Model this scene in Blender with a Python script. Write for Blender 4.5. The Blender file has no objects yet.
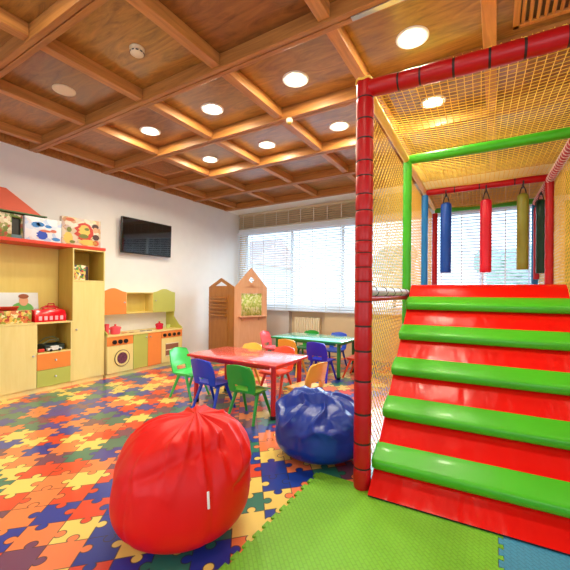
import bpy, bmesh, math, random
from mathutils import Vector, Matrix, noise

random.seed(7)
sc = bpy.context.scene
C = sc.collection
PI = math.pi
R = math.radians

# ------------------------------------------------------------------ camera
cam_d = bpy.data.cameras.new('camera')
cam = bpy.data.objects.new('camera', cam_d)
C.objects.link(cam)
sc.camera = cam
EYE, YAW, ROLL, FPX = 1.25, R(31.19), R(0.456), 348.25
cam_d.sensor_fit = 'HORIZONTAL'
cam_d.sensor_width = 36.0
cam_d.lens = 36.0 * FPX / 570.0
cam_d.shift_y = 7.75 / 570.0
cam_d.clip_start = 0.05
fw = Vector((-math.sin(YAW), math.cos(YAW), 0))
rt = Vector((math.cos(YAW), math.sin(YAW), 0))
up = Vector((0, 0, 1))
cr, sr = math.cos(ROLL), math.sin(ROLL)
rx = cr * rt + sr * up
ry = -sr * rt + cr * up
cam.matrix_world = Matrix(((rx.x, ry.x, -fw.x, 0), (rx.y, ry.y, -fw.y, 0), (rx.z, ry.z, -fw.z, EYE), (0, 0, 0, 1)))

# ------------------------------------------------------------------ world, light, exposure
sc.view_settings.view_transform = 'Standard'
sc.view_settings.look = 'None'
sc.view_settings.gamma = 1.0
sc.view_settings.exposure = -0.05
sc.view_settings.use_curve_mapping = False
sc.cycles.use_denoising = True
sc.cycles.max_bounces = 10
sc.cycles.diffuse_bounces = 6
sc.cycles.transparent_max_bounces = 24

w = bpy.data.worlds.new('sky'); sc.world = w; w.use_nodes = True
nt = w.node_tree
bg = nt.nodes['Background']
tc = nt.nodes.new('ShaderNodeTexCoord')
sx = nt.nodes.new('ShaderNodeSeparateXYZ')
rp = nt.nodes.new('ShaderNodeValToRGB')
rp.color_ramp.elements[0].position = 0.0; rp.color_ramp.elements[0].color = (0.80, 0.90, 1.0, 1)
rp.color_ramp.elements[1].position = 0.6; rp.color_ramp.elements[1].color = (0.45, 0.68, 1.0, 1)
nt.links.new(tc.outputs['Generated'], sx.inputs[0]); nt.links.new(sx.outputs[2], rp.inputs[0])
nt.links.new(rp.outputs[0], bg.inputs[0])
bg.inputs[1].default_value = 3.0

def area(name, loc, target, sx_, sy_, watts, col, spread=None):
    d = bpy.data.lights.new(name, 'AREA'); d.shape = 'RECTANGLE'; d.size = sx_; d.size_y = sy_
    d.energy = watts; d.color = col
    if spread: d.spread = spread
    o = bpy.data.objects.new(name, d); C.objects.link(o); o.location = loc
    o.rotation_euler = (Vector(target) - Vector(loc)).to_track_quat('-Z', 'Y').to_euler()
    return o
# fill light added in unseen openings of the walls behind and beside the camera
area('fill_rear', (-3.0, -2.42, 1.6), (-3.0, 5, 1.4), 2.6, 1.9, 11, (0.86, 0.94, 1.0))
area('fill_rear', (1.2, -2.42, 1.6), (0.6, 5, 1.4), 2.6, 1.9, 9, (0.86, 0.94, 1.0))
area('fill_side', (2.92, 0.3, 1.6), (-5, 1.5, 1.4), 2.4, 1.9, 10, (0.86, 0.94, 1.0))
sun_d = bpy.data.lights.new('bright_overcast_sun', 'SUN'); sun_d.energy = 11.0; sun_d.angle = R(50); sun_d.color = (0.74, 0.87, 1.0)
sun = bpy.data.objects.new('bright_overcast_sun', sun_d); C.objects.link(sun)
sun.rotation_euler = Vector((-0.15, -1.0, -0.42)).to_track_quat('-Z', 'Y').to_euler()
LAMP_W, LAMP_COL = 20.0, (1.0, 0.92, 0.70)

# ------------------------------------------------------------------ materials
def nodes(m): return m.node_tree.nodes, m.node_tree.links
def lin(c):
    return tuple((x / 255 / 12.92) if x / 255 <= 0.04045 else ((x / 255 + 0.055) / 1.055) ** 2.4 for x in c)
def mat(name, rgb, rough=0.5, metal=0.0, var=0.06, vscale=6.0, bump=0.0, bscale=40.0, coat=0.0, emis=None, estr=0.0, spec=0.5, trans=None):
    """Principled material whose colour is varied a little by a noise texture."""
    m = bpy.data.materials.new(name); m.use_nodes = True
    N, L = nodes(m); b = N['Principled BSDF']
    c = lin(rgb)
    t = N.new('ShaderNodeTexCoord'); n = N.new('ShaderNodeTexNoise'); n.inputs['Scale'].default_value = vscale
    n.inputs['Detail'].default_value = 3
    L.new(t.outputs['Object'], n.inputs['Vector'])
    r = N.new('ShaderNodeValToRGB')
    r.color_ramp.elements[0].position = 0.3; r.color_ramp.elements[1].position = 0.7
    r.color_ramp.elements[0].color = tuple(max(0, x * (1 - var)) for x in c) + (1,)
    r.color_ramp.elements[1].color = tuple(min(1, x * (1 + var)) for x in c) + (1,)
    L.new(n.outputs[0], r.inputs[0]); L.new(r.outputs[0], b.inputs['Base Color'])
    b.inputs['Roughness'].default_value = rough; b.inputs['Metallic'].default_value = metal
    b.inputs['Coat Weight'].default_value = coat
    b.inputs['Specular IOR Level'].default_value = spec
    if bump:
        n2 = N.new('ShaderNodeTexNoise'); n2.inputs['Scale'].default_value = bscale; n2.inputs['Detail'].default_value = 3
        L.new(t.outputs['Object'], n2.inputs['Vector'])
        bp = N.new('ShaderNodeBump'); bp.inputs['Strength'].default_value = bump; bp.inputs['Distance'].default_value = 0.01
        L.new(n2.outputs[0], bp.inputs['Height']); L.new(bp.outputs[0], b.inputs['Normal'])
    if emis:
        b.inputs['Emission Color'].default_value = lin(emis) + (1,); b.inputs['Emission Strength'].default_value = estr
    return m

class NB:
    """tiny helper to write node maths"""
    def __init__(s, m): s.N, s.L = nodes(m)
    def link(s, a, b):
        if isinstance(a, (int, float)): b.default_value = a
        else: s.L.new(a, b)
    def op(s, o, a, b=0.0, c=None):
        n = s.N.new('ShaderNodeMath'); n.operation = o
        s.link(a, n.inputs[0]); s.link(b, n.inputs[1])
        if c is not None: s.link(c, n.inputs[2])
        return n.outputs[0]
    def mix(s, f, a, b):            # a when f=0, b when f=1 (floats)
        return s.op('ADD', a, s.op('MULTIPLY', f, s.op('SUBTRACT', b, a)))
    def comb(s, x, y, z=0.0):
        n = s.N.new('ShaderNodeCombineXYZ'); s.link(x, n.inputs[0]); s.link(y, n.inputs[1]); s.link(z, n.inputs[2]); return n.outputs[0]
    def white(s, x, y, z):
        n = s.N.new('ShaderNodeTexWhiteNoise'); n.noise_dimensions = '3D'; s.L.new(s.comb(x, y, z), n.inputs[0]); return n.outputs[0]

def puzzle_material():
    m = bpy.data.materials.new('puzzle_print'); m.use_nodes = True
    B = NB(m); N, L = B.N, B.L; b = N['Principled BSDF']
    t = N.new('ShaderNodeTexCoord'); mp = N.new('ShaderNodeMapping'); mp.vector_type = 'POINT'
    PU, PV = 0.168, 0.197
    mp.inputs['Rotation'].default_value = (0, 0, -R(42.0)); mp.inputs['Scale'].default_value = (1 / PU, 1 / PV, 1)
    L.new(t.outputs['Object'], mp.inputs[0])
    s = N.new('ShaderNodeSeparateXYZ'); L.new(mp.outputs[0], s.inputs[0])
    a = R(-42.0); px, py = -2.082, 0.839
    u = B.op('ADD', s.outputs[0], 0.5 - (px * math.cos(a) - py * math.sin(a)) / PU + 100)
    v = B.op('ADD', s.outputs[1], 0.5 - (px * math.sin(a) + py * math.cos(a)) / PV + 100)
    ic = B.op('FLOOR', u); jc = B.op('FLOOR', v)
    iv = B.op('ROUND', u); jv = B.op('ROUND', v)
    rad, off = 0.145, 0.118
    def tab(near, other_c, along, across, seed):
        # near: index of nearest edge line; other_c: cell index along it
        rnd = B.white(near, other_c, seed)
        sg = B.op('SUBTRACT', B.op('MULTIPLY', B.op('GREATER_THAN', rnd, 0.5), 2.0), 1.0)     # +-1
        jit = B.op('MULTIPLY', B.op('SUBTRACT', B.white(near, other_c, seed + 3.0), 0.5), 0.2)
        da = B.op('SUBTRACT', along, B.op('ADD', near, B.op('MULTIPLY', sg, off)))
        db = B.op('SUBTRACT', across, B.op('ADD', B.op('ADD', other_c, 0.5), jit))
        dist = B.op('SQRT', B.op('ADD', B.op('MULTIPLY', da, da), B.op('MULTIPLY', db, db)))
        ins = B.op('LESS_THAN', dist, rad)
        owner = B.op('SUBTRACT', near, B.op('GREATER_THAN', sg, 0.0))          # cell whose tab it is
        edge = B.op('ABSOLUTE', B.op('SUBTRACT', dist, rad))
        # a little wave on the straight edges
        line = B.op('ABSOLUTE', B.op('SUBTRACT', along, near))
        line = B.op('ADD', line, B.op('MULTIPLY', B.op('LESS_THAN', B.op('ABSOLUTE', db), 0.084), 1.0))
        # hide the part of the circle on the owner's side of the edge line
        side = B.op('MULTIPLY', B.op('SUBTRACT', along, near), sg)
        edge = B.op('ADD', edge, B.op('LESS_THAN', side, 0.0))
        ins = B.op('MULTIPLY', ins, B.op('GREATER_THAN', side, 0.0))
        return ins, owner, B.op('MINIMUM', edge, line)
    i1, o1, e1 = tab(iv, jc, u, v, 1.3)
    i2, o2, e2 = tab(jv, ic, v, u, 8.7)
    ci = B.mix(i1, ic, o1); cj = B.mix(B.op('MULTIPLY', i2, B.op('SUBTRACT', 1.0, i1)), jc, o2)
    par = B.op('MODULO', B.op('ADD', ci, cj), 2.0)
    swp = B.op('LESS_THAN', B.white(ci, cj, 6.6), .10)
    par = B.op('ABSOLUTE', B.op('SUBTRACT', par, swp))
    h = B.op('ADD', B.op('MULTIPLY', B.white(ci, cj, 4.1), .499), B.op('MULTIPLY', par, .5))
    r = N.new('ShaderNodeValToRGB'); cr_ = r.color_ramp; cr_.interpolation = 'CONSTANT'
    pal = [(0.0, (22, 58, 156)), (.25, (240, 212, 110)), (.40, (112, 66, 96)), (.50, (224, 70, 44)), (.68, (240, 130, 76)), (.83, (44, 122, 104))]
    cr_.elements[0].position = 0; cr_.elements[0].color = lin(pal[0][1]) + (1,)
    cr_.elements[1].position = pal[1][0]; cr_.elements[1].color = lin(pal[1][1]) + (1,)
    for p_, c_ in pal[2:]:
        e = cr_.elements.new(p_); e.color = lin(c_) + (1,)
    L.new(h, r.inputs[0])
    ed = B.op('MINIMUM', e1, e2)
    lw = B.op('LESS_THAN', ed, 0.017)
    mx = N.new('ShaderNodeMix'); mx.data_type = 'RGBA'
    L.new(B.op('MULTIPLY', lw, 0.8), mx.inputs[0]); L.new(r.outputs[0], mx.inputs[6]); mx.inputs[7].default_value = (0.03, 0.02, 0.02, 1)
    L.new(mx.outputs[2], b.inputs['Base Color'])
    b.inputs['Roughness'].default_value = 0.3; b.inputs['Coat Weight'].default_value = 0.6; b.inputs['Coat Roughness'].default_value = 0.16
    return m

def wood_material(name, c1, c2, scale=(1.0, 9.0, 9.0), rough=0.4, contrast=0.5, figure=0.0, cells=False):
    m = bpy.data.materials.new(name); m.use_nodes = True
    N, L = nodes(m); b = N['Principled BSDF']
    t = N.new('ShaderNodeTexCoord'); mp = N.new('ShaderNodeMapping'); mp.inputs['Scale'].default_value = scale
    L.new(t.outputs['Object'], mp.inputs[0])
    n1 = N.new('ShaderNodeTexNoise'); n1.inputs['Scale'].default_value = 1.6; n1.inputs['Detail'].default_value = 8; n1.inputs['Roughness'].default_value = 0.62
    n1.inputs['Distortion'].default_value = 1.2 + figure
    L.new(mp.outputs[0], n1.inputs['Vector'])
    r = N.new('ShaderNodeValToRGB')
    r.color_ramp.elements[0].position = 0.5 - contrast / 2; r.color_ramp.elements[1].position = 0.5 + contrast / 2
    r.color_ramp.elements[0].color = lin(c1) + (1,); r.color_ramp.elements[1].color = lin(c2) + (1,)
    L.new(n1.outputs[0], r.inputs[0]); L.new(r.outputs[0], b.inputs['Base Color'])
    b.inputs['Roughness'].default_value = rough
    if cells:                     # every veneer panel is cut from another sheet
        B = NB(m); s_ = N.new('ShaderNodeSeparateXYZ'); L.new(t.outputs['Object'], s_.inputs[0])
        a = B.op('FLOOR', B.op('DIVIDE', B.op('ADD', s_.outputs[0], 100 * .957 + .05), .957)); c = B.op('FLOOR', B.op('DIVIDE', B.op('ADD', s_.outputs[1], 100 * .955 - .265), .955))
        w_ = B.white(a, c, 2.2)
        hv = N.new('ShaderNodeHueSaturation'); L.new(r.outputs[0], hv.inputs['Color'])
        L.new(B.op('ADD', .487, B.op('MULTIPLY', w_, .022)), hv.inputs['Hue']); L.new(B.op('ADD', .78, B.op('MULTIPLY', B.white(a, c, 5.2), .42)), hv.inputs['Value'])
        L.new(hv.outputs[0], b.inputs['Base Color'])
        of = N.new('ShaderNodeVectorMath'); of.operation = 'ADD'; L.new(t.outputs['Object'], of.inputs[0]); L.new(B.comb(B.op('MULTIPLY', w_, 7.0), B.op('MULTIPLY', w_, 3.0)), of.inputs[1]); L.new(of.outputs[0], mp.inputs[0])
    return m

def print_material(name, cols, scale=18.0):
    """packaging print: blotches of several flat colours"""
    m = bpy.data.materials.new(name); m.use_nodes = True
    N, L = nodes(m); b = N['Principled BSDF']
    t = N.new('ShaderNodeTexCoord'); v = N.new('ShaderNodeTexVoronoi'); v.inputs['Scale'].default_value = scale
    n = N.new('ShaderNodeTexNoise'); n.inputs['Scale'].default_value = scale * 0.8
    ad = N.new('ShaderNodeVectorMath'); ad.operation = 'ADD'
    ml = N.new('ShaderNodeVectorMath'); ml.operation = 'SCALE'; ml.inputs['Scale'].default_value = 0.06
    L.new(t.outputs['Object'], n.inputs['Vector']); L.new(n.outputs['Color'], ml.inputs[0])
    L.new(t.outputs['Object'], ad.inputs[0]); L.new(ml.outputs[0], ad.inputs[1]); L.new(ad.outputs[0], v.inputs['Vector'])
    sp = N.new('ShaderNodeSeparateColor'); L.new(v.outputs['Color'], sp.inputs[0])
    r = N.new('ShaderNodeValToRGB'); r.color_ramp.interpolation = 'CONSTANT'
    k = len(cols)
    r.color_ramp.elements[0].color = lin(cols[0]) + (1,); r.color_ramp.elements[1].position = 1 / k; r.color_ramp.elements[1].color = lin(cols[1]) + (1,)
    for i in range(2, k):
        e = r.color_ramp.elements.new(i / k); e.color = lin(cols[i]) + (1,)
    L.new(sp.outputs[0], r.inputs[0]); L.new(r.outputs[0], b.inputs['Base Color'])
    b.inputs['Roughness'].default_value = 0.35
    return m

def glass_material():
    m = bpy.data.materials.new('window_glass'); m.use_nodes = True
    N, L = nodes(m)
    for n in list(N): N.remove(n)
    o = N.new('ShaderNodeOutputMaterial'); mx = N.new('ShaderNodeMixShader'); tr = N.new('ShaderNodeBsdfTransparent'); gl = N.new('ShaderNodeBsdfGlossy')
    fr = N.new('ShaderNodeFresnel'); fr.inputs[0].default_value = 1.35
    tr.inputs[0].default_value = (0.93, 0.97, 0.97, 1); gl.inputs['Roughness'].default_value = 0.02
    L.new(fr.outputs[0], mx.inputs[0]); L.new(tr.outputs[0], mx.inputs[1]); L.new(gl.outputs[0], mx.inputs[2]); L.new(mx.outputs[0], o.inputs[0])
    return m

def slat_material(name, rgb, trans=0.45):
    m = bpy.data.materials.new(name); m.use_nodes = True
    N, L = nodes(m); b = N['Principled BSDF']; o = N['Material Output']
    n = N.new('ShaderNodeTexNoise'); n.inputs['Scale'].default_value = 3
    r = N.new('ShaderNodeValToRGB'); c = lin(rgb)
    r.color_ramp.elements[0].color = tuple(x * .96 for x in c) + (1,); r.color_ramp.elements[1].color = c + (1,)
    L.new(n.outputs[0], r.inputs[0]); L.new(r.outputs[0], b.inputs['Base Color']); b.inputs['Roughness'].default_value = 0.45
    tl = N.new('ShaderNodeBsdfTranslucent'); L.new(r.outputs[0], tl.inputs[0])
    mx = N.new('ShaderNodeMixShader'); mx.inputs[0].default_value = trans
    L.new(b.outputs[0], mx.inputs[1]); L.new(tl.outputs[0], mx.inputs[2]); L.new(mx.outputs[0], o.inputs[0])
    return m

def vinyl(name, rgb, rough=0.38, wr=0.25):
    """soft-play vinyl: glossy with gentle creases"""
    m = mat(name, rgb, rough, var=0.05, vscale=3, coat=0.06, spec=0.4)
    N, L = nodes(m); b = N['Principled BSDF']
    t = N.new('ShaderNodeTexCoord'); n = N.new('ShaderNodeTexNoise'); n.inputs['Scale'].default_value = 7; n.inputs['Detail'].default_value = 2
    mp = N.new('ShaderNodeMapping'); mp.inputs['Scale'].default_value = (1.4, 0.5, 0.6)
    L.new(t.outputs['Object'], mp.inputs[0]); L.new(mp.outputs[0], n.inputs['Vector'])
    bp = N.new('ShaderNodeBump'); bp.inputs['Strength'].default_value = wr; bp.inputs['Distance'].default_value = 0.03
    L.new(n.outputs[0], bp.inputs['Height']); L.new(bp.outputs[0], b.inputs['Normal'])
    return m

def mat_foam(name, rgb):
    m = mat(name, rgb, 0.55, var=0.05, vscale=5)
    N, L = nodes(m); b = N['Principled BSDF']
    t = N.new('ShaderNodeTexCoord'); mp = N.new('ShaderNodeMapping'); mp.inputs['Rotation'].default_value = (0, 0, R(45)); mp.inputs['Scale'].default_value = (40, 40, 1)
    L.new(t.outputs['Object'], mp.inputs[0])
    ck = N.new('ShaderNodeTexBrick'); ck.inputs['Scale'].default_value = 1.0; ck.inputs['Mortar Size'].default_value = 0.12
    ck.inputs['Color1'].default_value = (1, 1, 1, 1); ck.inputs['Color2'].default_value = (.8, .8, .8, 1); ck.inputs['Mortar'].default_value = (0, 0, 0, 1)
    ck.inputs['Brick Width'].default_value = 1.6; ck.inputs['Row Height'].default_value = 0.8
    L.new(mp.outputs[0], ck.inputs['Vector'])
    mm = N.new('ShaderNodeMix'); mm.data_type = 'RGBA'; mm.blend_type = 'MULTIPLY'; mm.inputs[0].default_value = 1
    rr_ = N.new('ShaderNodeMapRange'); rr_.inputs[3].default_value = .84; L.new(ck.outputs['Color'], rr_.inputs[0])  # groove shading put into the colour, since the bump alone hardly shows
    src = b.inputs['Base Color'].links[0].from_socket; L.new(src, mm.inputs[6]); L.new(rr_.outputs[0], mm.inputs[7]); L.new(mm.outputs[2], b.inputs['Base Color'])
    bp = N.new('ShaderNodeBump'); bp.inputs['Strength'].default_value = 1.0; bp.inputs['Distance'].default_value = 0.008
    L.new(ck.outputs[0], bp.inputs['Height']); L.new(bp.outputs[0], b.inputs['Normal'])
    return m

M = {}
M['wall'] = mat('wall_paint', (236, 236, 235), 0.75, var=0.015, bump=0.05, bscale=90)
M['beige'] = mat('beige_panel', (222, 198, 160), 0.6, var=0.02)
M['greywall'] = mat('grey_panel', (205, 196, 192), 0.6, var=0.02)
M['white'] = mat('white_lacquer', (240, 240, 238), 0.4, var=0.01)
M['ceil'] = wood_material('ceiling_veneer', (104, 68, 24), (190, 132, 58), (1.6, 7.0, 7.0), 0.26, 0.55, 0.8, cells=True)
M['ceil'].node_tree.nodes['Principled BSDF'].inputs['Coat Weight'].default_value = .7
M['ceil'].node_tree.nodes['Principled BSDF'].inputs['Coat Roughness'].default_value = .28
M['beam'] = wood_material('beam_wood', (140, 86, 38), (200, 136, 70), (1.0, 14.0, 14.0), 0.38, 0.5)
M['beamy'] = wood_material('beam_wood_cross', (158, 100, 48), (214, 150, 82), (14.0, 1.0, 14.0), 0.38, 0.5)
M['floor'] = puzzle_material()
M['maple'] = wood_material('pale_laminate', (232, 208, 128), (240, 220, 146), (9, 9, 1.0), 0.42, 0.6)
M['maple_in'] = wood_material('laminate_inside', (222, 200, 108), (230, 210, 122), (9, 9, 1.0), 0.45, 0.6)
M['maple_shade'] = wood_material('pale_laminate_shaded', (184, 152, 58), (200, 168, 72), (9, 9, 1.0), 0.45, 0.6)  # the pale laminate again, darkened to paint in the shade on insides and sides
M['orange'] = mat('orange_laminate', (240, 140, 62), 0.4, var=0.02)
M['olive'] = mat('olive_laminate', (186, 188, 88), 0.4, var=0.02)
M['redtop'] = mat('red_laminate', (216, 60, 40), 0.4, var=0.03)
M['metal'] = mat('brushed_metal', (190, 190, 190), 0.3, metal=0.9, var=0.03)
M['black'] = mat('black_plastic', (22, 22, 24), 0.35, var=0.02)
M['dark'] = mat('dark_brown_plastic', (70, 42, 30), 0.4, var=0.03)
M['screen'] = mat('tv_glass', (10, 11, 13), 0.04, var=0.01, spec=1.0, coat=0.8)
M['pink'] = mat('pink_plastic', (236, 84, 96), 0.35, var=0.03)
M['salmon'] = mat('salmon_card', (216, 100, 76), 0.6, var=0.05)
M['lens'] = mat('lamp_lens', (255, 250, 235), 0.4, var=0.0, emis=(255, 244, 220), estr=6.0)
M['cream'] = mat('cream_plastic', (236, 222, 190), 0.45, var=0.02)
M['pw_frame'] = wood_material('play_house_wood', (222, 160, 118), (234, 180, 140), (9, 9, 1.2), 0.5, 0.5)
M['pw_dark'] = wood_material('play_house_wood_brown', (160, 98, 32), (186, 122, 50), (9, 9, 1.2), 0.5, 0.5)
M['curtain'] = print_material('curtain_cloth', [(196, 206, 108), (222, 222, 150), (170, 188, 80), (236, 236, 190)], 30)
M['net'] = mat('yellow_net_cord', (246, 208, 84), 0.7, var=0.05)
M['lace'] = mat('white_lacing_cord', (240, 220, 214), 0.7, var=0.02)
M['glass'] = glass_material()
M['slat'] = slat_material('white_slat', (244, 246, 250), 0.45)
M['slat2'] = slat_material('beige_slat', (214, 200, 170), 0.15)
V = {k: vinyl('vinyl_' + k, c) for k, c in dict(red=(182, 6, 14), green=(64, 180, 34), blue=(20, 120, 190), yellow=(240, 204, 90), navy=(6, 72, 168), crimson=(212, 20, 48), olive=(132, 136, 44), dgreen=(14, 70, 46), maroon=(176, 24, 48), grey=(196, 204, 220)).items()}
V['step'] = vinyl('vinyl_step', (70, 178, 30), 0.34, 0.08)
V['ramp'] = vinyl('vinyl_ramp', (218, 10, 5), 0.24, 0.3)
def plastic(n, c): return mat('plastic_' + n, c, 0.3, var=0.02, coat=0.1)
P = {k: plastic(k, c) for k, c in dict(red=(206, 30, 34), coral=(240, 74, 44), pinkred=(244, 96, 104), green=(30, 160, 50), lgreen=(70, 205, 96), blue=(14, 62, 196), mblue=(50, 90, 220), violet=(48, 44, 220), yellow=(246, 190, 78), amber=(250, 180, 66), dred=(168, 24, 34), dgreen=(36, 130, 60)).items()}
M['toptop_red'] = mat('red_table_laminate', (232, 88, 86), 0.22, var=0.02, coat=0.8, spec=.8)
M['toptop_green'] = mat('turquoise_table_laminate', (90, 210, 178), 0.22, var=0.02, coat=0.8, spec=.8)
M['bagred'] = mat('red_leatherette', (222, 10, 6), 0.46, var=0.04, vscale=4, bump=0.05, bscale=60, spec=0.35)
M['bagblue'] = mat('blue_leatherette', (14, 52, 150), 0.28, var=0.05, vscale=4, bump=0.05, bscale=60)

# ------------------------------------------------------------------ mesh helpers
def box(bm, lo, hi, bev=0.0, seg=2, rot=None, about=None):
    r = bmesh.ops.create_cube(bm, size=1.0)
    vs = r['verts']
    c = [(a + b) / 2 for a, b in zip(lo, hi)]; s = [b - a for a, b in zip(lo, hi)]
    for v in vs: v.co = Vector((v.co.x * s[0] + c[0], v.co.y * s[1] + c[1], v.co.z * s[2] + c[2]))
    if bev > 0:
        es = list({e for v in vs for e in v.link_edges})
        rb = bmesh.ops.bevel(bm, geom=es, offset=min(bev, min(s) * .49), segments=seg, affect='EDGES', profile=0.5)
        vs = list({v for f in rb['faces'] for v in f.verts} | {v for v in vs if v.is_valid})
    if rot is not None:
        o = Vector(about or c)
        for v in vs: v.co = o + rot @ (v.co - o)
    return vs

def tube(bm, pts, rad, seg=10, caps=True):
    pts = [Vector(p) for p in pts]
    rads = rad if isinstance(rad, (list, tuple)) else [rad] * len(pts)
    rings = []
    ref = None
    for i, p in enumerate(pts):
        d = (pts[min(i + 1, len(pts) - 1)] - pts[max(i - 1, 0)]).normalized()
        if ref is None:
            ref = Vector((1, 0, 0)) if abs(d.x) < 0.8 else Vector((0, 1, 0))
        a = (ref - d * ref.dot(d)).normalized(); ref = a
        b = d.cross(a)
        rings.append([bm.verts.new(p + rads[i] * (math.cos(2 * PI * k / seg) * a + math.sin(2 * PI * k / seg) * b)) for k in range(seg)])
    for i in range(len(rings) - 1):
        for k in range(seg):
            bm.faces.new((rings[i][k], rings[i][(k + 1) % seg], rings[i + 1][(k + 1) % seg], rings[i + 1][k]))
    if caps:
        bm.faces.new(list(reversed(rings[0]))); bm.faces.new(rings[-1])

def lathe(bm, prof, seg=24, origin=(0, 0, 0), rot=None, loop=False):
    o = Vector(origin); rings = []
    for r_, z in prof:
        ring = []
        for k in range(seg):
            p = Vector((r_ * math.cos(2 * PI * k / seg), r_ * math.sin(2 * PI * k / seg), z))
            if rot is not None: p = rot @ p
            ring.append(bm.verts.new(o + p))
        rings.append(ring)
    for i in range(len(rings) - 1):
        for k in range(seg):
            bm.faces.new((rings[i][k], rings[i][(k + 1) % seg], rings[i + 1][(k + 1) % seg], rings[i + 1][k]))
    if loop:
        for k in range(seg): bm.faces.new((rings[-1][k], rings[-1][(k + 1) % seg], rings[0][(k + 1) % seg], rings[0][k]))
    else: bm.faces.new(list(reversed(rings[0]))); bm.faces.new(rings[-1])

def prism(bm, poly, axis, a, b, bev=0.0):
    """extrude a 2-D polygon along an axis: axis 'x' -> poly is (y,z); 'y' -> (x,z); 'z' -> (x,y)"""
    def mk(p, t):
        return Vector((t, p[0], p[1])) if axis == 'x' else Vector((p[0], t, p[1])) if axis == 'y' else Vector((p[0], p[1], t))
    A = [bm.verts.new(mk(p, a)) for p in poly]; Bv = [bm.verts.new(mk(p, b)) for p in poly]
    n = len(poly); fs = [bm.faces.new(A), bm.faces.new(list(reversed(Bv)))]
    for i in range(n): fs.append(bm.faces.new((A[i], Bv[i], Bv[(i + 1) % n], A[(i + 1) % n])))
    bmesh.ops.recalc_face_normals(bm, faces=fs)
    if bev:
        bmesh.ops.bevel(bm, geom=list({e for f in fs for e in f.edges}), offset=bev, segments=2, affect='EDGES', profile=0.5)

def obj(name, bm, m, parent=None, smooth=True, ang=40):
    me = bpy.data.meshes.new(name)
    bmesh.ops.recalc_face_normals(bm, faces=bm.faces)
    bm.to_mesh(me); bm.free()
    if smooth:
        for p_ in me.polygons: p_.use_smooth = True
        try: me.set_sharp_from_angle(angle=R(ang))
        except Exception: pass
    me.materials.append(m)
    o = bpy.data.objects.new(name, me); C.objects.link(o)
    if parent is not None: o.parent = parent
    return o
def nb(): return bmesh.new()
def bobj(name, m, lo, hi, parent=None, bev=0.004, **k):
    bm = nb(); box(bm, lo, hi, bev, **k); return obj(name, bm, m, parent, ang=20)
def tobj(name, m, pts, rad, parent=None, seg=12):
    bm = nb(); tube(bm, pts, rad, seg); return obj(name, bm, m, parent)
def thing(name, label, cat, loc=(0, 0, 0), rz=0.0, group=None):
    o = bpy.data.objects.new(name, None); C.objects.link(o)
    o.empty_display_size = 0.1
    o.location = loc; o.rotation_euler = (0, 0, rz)
    return tag(o, label, cat, group)
def tag(o, label, cat, group=None):
    o['label'] = label; o['category'] = cat
    if group: o['group'] = group
    return o
def struct(o): o['kind'] = 'structure'; return o
def kids(o): return [c for c in C.objects if c.parent is o]
def dup(root, loc, rz, label, group=None, mats=None):
    """copy of a thing with copies of its parts and sub-parts; mats maps a part name to a material"""
    def swap(c, src):
        base = src.name.split('.')[0]
        if mats and base in mats:
            c.data = src.data.copy(); c.data.materials[0] = mats[base]
    r = root.copy(); C.objects.link(r); r.location = loc; r.rotation_euler = (0, 0, rz); r['label'] = label
    if group: r['group'] = group
    for ch in kids(root):
        c = ch.copy(); C.objects.link(c); c.parent = r; swap(c, ch)
        for g in kids(ch):
            d = g.copy(); C.objects.link(d); d.parent = c; swap(d, g)
    return r
def quad_strip_obj(): pass

# ------------------------------------------------------------------ the room
WX, WY, XR, YB, ZC, ZP = -5.15, 6.44, 3.0, -2.5, 3.05, 3.165
def plate(name, m, lo, hi, parent=None): return struct(bobj(name, m, lo, hi, parent, bev=0))
plate('floor', M['floor'], (WX - .2, YB - .2, -0.1), (XR + .2, WY + .3, 0.0))
plate('wall_left', M['wall'], (WX - .2, YB - .2, 0), (WX, WY + .3, 3.3))
def wall_with_hole(name, m, axis, pos, th, span, holes, top=3.3):
    bm = nb()
    a = span[0]
    def seg_(u0, u1, z0, z1):
        if u1 - u0 < 1e-4 or z1 - z0 < 1e-4: return
        if axis == 'y': box(bm, (u0, pos, z0), (u1, pos + th, z1))
        else: box(bm, (pos, u0, z0), (pos + th, u1, z1))
    for (u0, u1, z0, z1) in holes:
        seg_(a, u0, 0, top); seg_(u0, u1, 0, z0); seg_(u0, u1, z1, top); a = u1
    seg_(a, span[1], 0, top)
    return struct(obj(name, bm, m, smooth=False))
# window wall: grey panel / niche for the radiator / beige panel below the sill
WIN0, WIN1, WZ0, WZ1 = -5.05, 0.80, 0.90, 2.66
bm = nb()
box(bm, (WX, WY, WZ1), (XR, WY + .22, 3.3)); box(bm, (WIN1, WY, 0), (XR, WY + .22, WZ1))
box(bm, (WX, WY, 0), (WIN0, WY + .22, WZ1)); box(bm, (-3.80, WY + .14, 0), (-2.95, WY + .22, WZ0)); box(bm, (-2.95, WY, 0), (WIN1, WY + .22, WZ0))
struct(obj('wall_back', bm, M['beige'], smooth=False))
plate('trim_1', M['greywall'], (WIN0, WY + .002, 0), (-3.80, WY + .22, WZ0))
wall_with_hole('wall_rear', M['wall'], 'y', YB - .2, .2, (WX, XR), [(-4.3, -1.7, .65, 2.55), (-.1, 2.5, .65, 2.55)])
wall_with_hole('wall_right', M['beige'], 'x', XR, .2, (YB - .2, WY + .3), [(-.9, 1.5, .65, 2.55)])
plate('ceiling', M['ceil'], (WX - .2, YB - .2, ZP), (XR + .2, 5.9, ZP + .1))
plate('trim_2', M['white'], (WX, 5.97, ZC), (XR, WY, ZC + .15))
nT = [3]
def trim(m, lo, hi, bev=0.006):
    o = struct(bobj('trim_%d' % nT[0], m, lo, hi, bev=bev)); nT[0] += 1; return o
MAJ = [-1.66, -0.70, 0.265, 1.225, 2.16, 3.12, 4.08, 5.0, 5.925]
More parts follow.
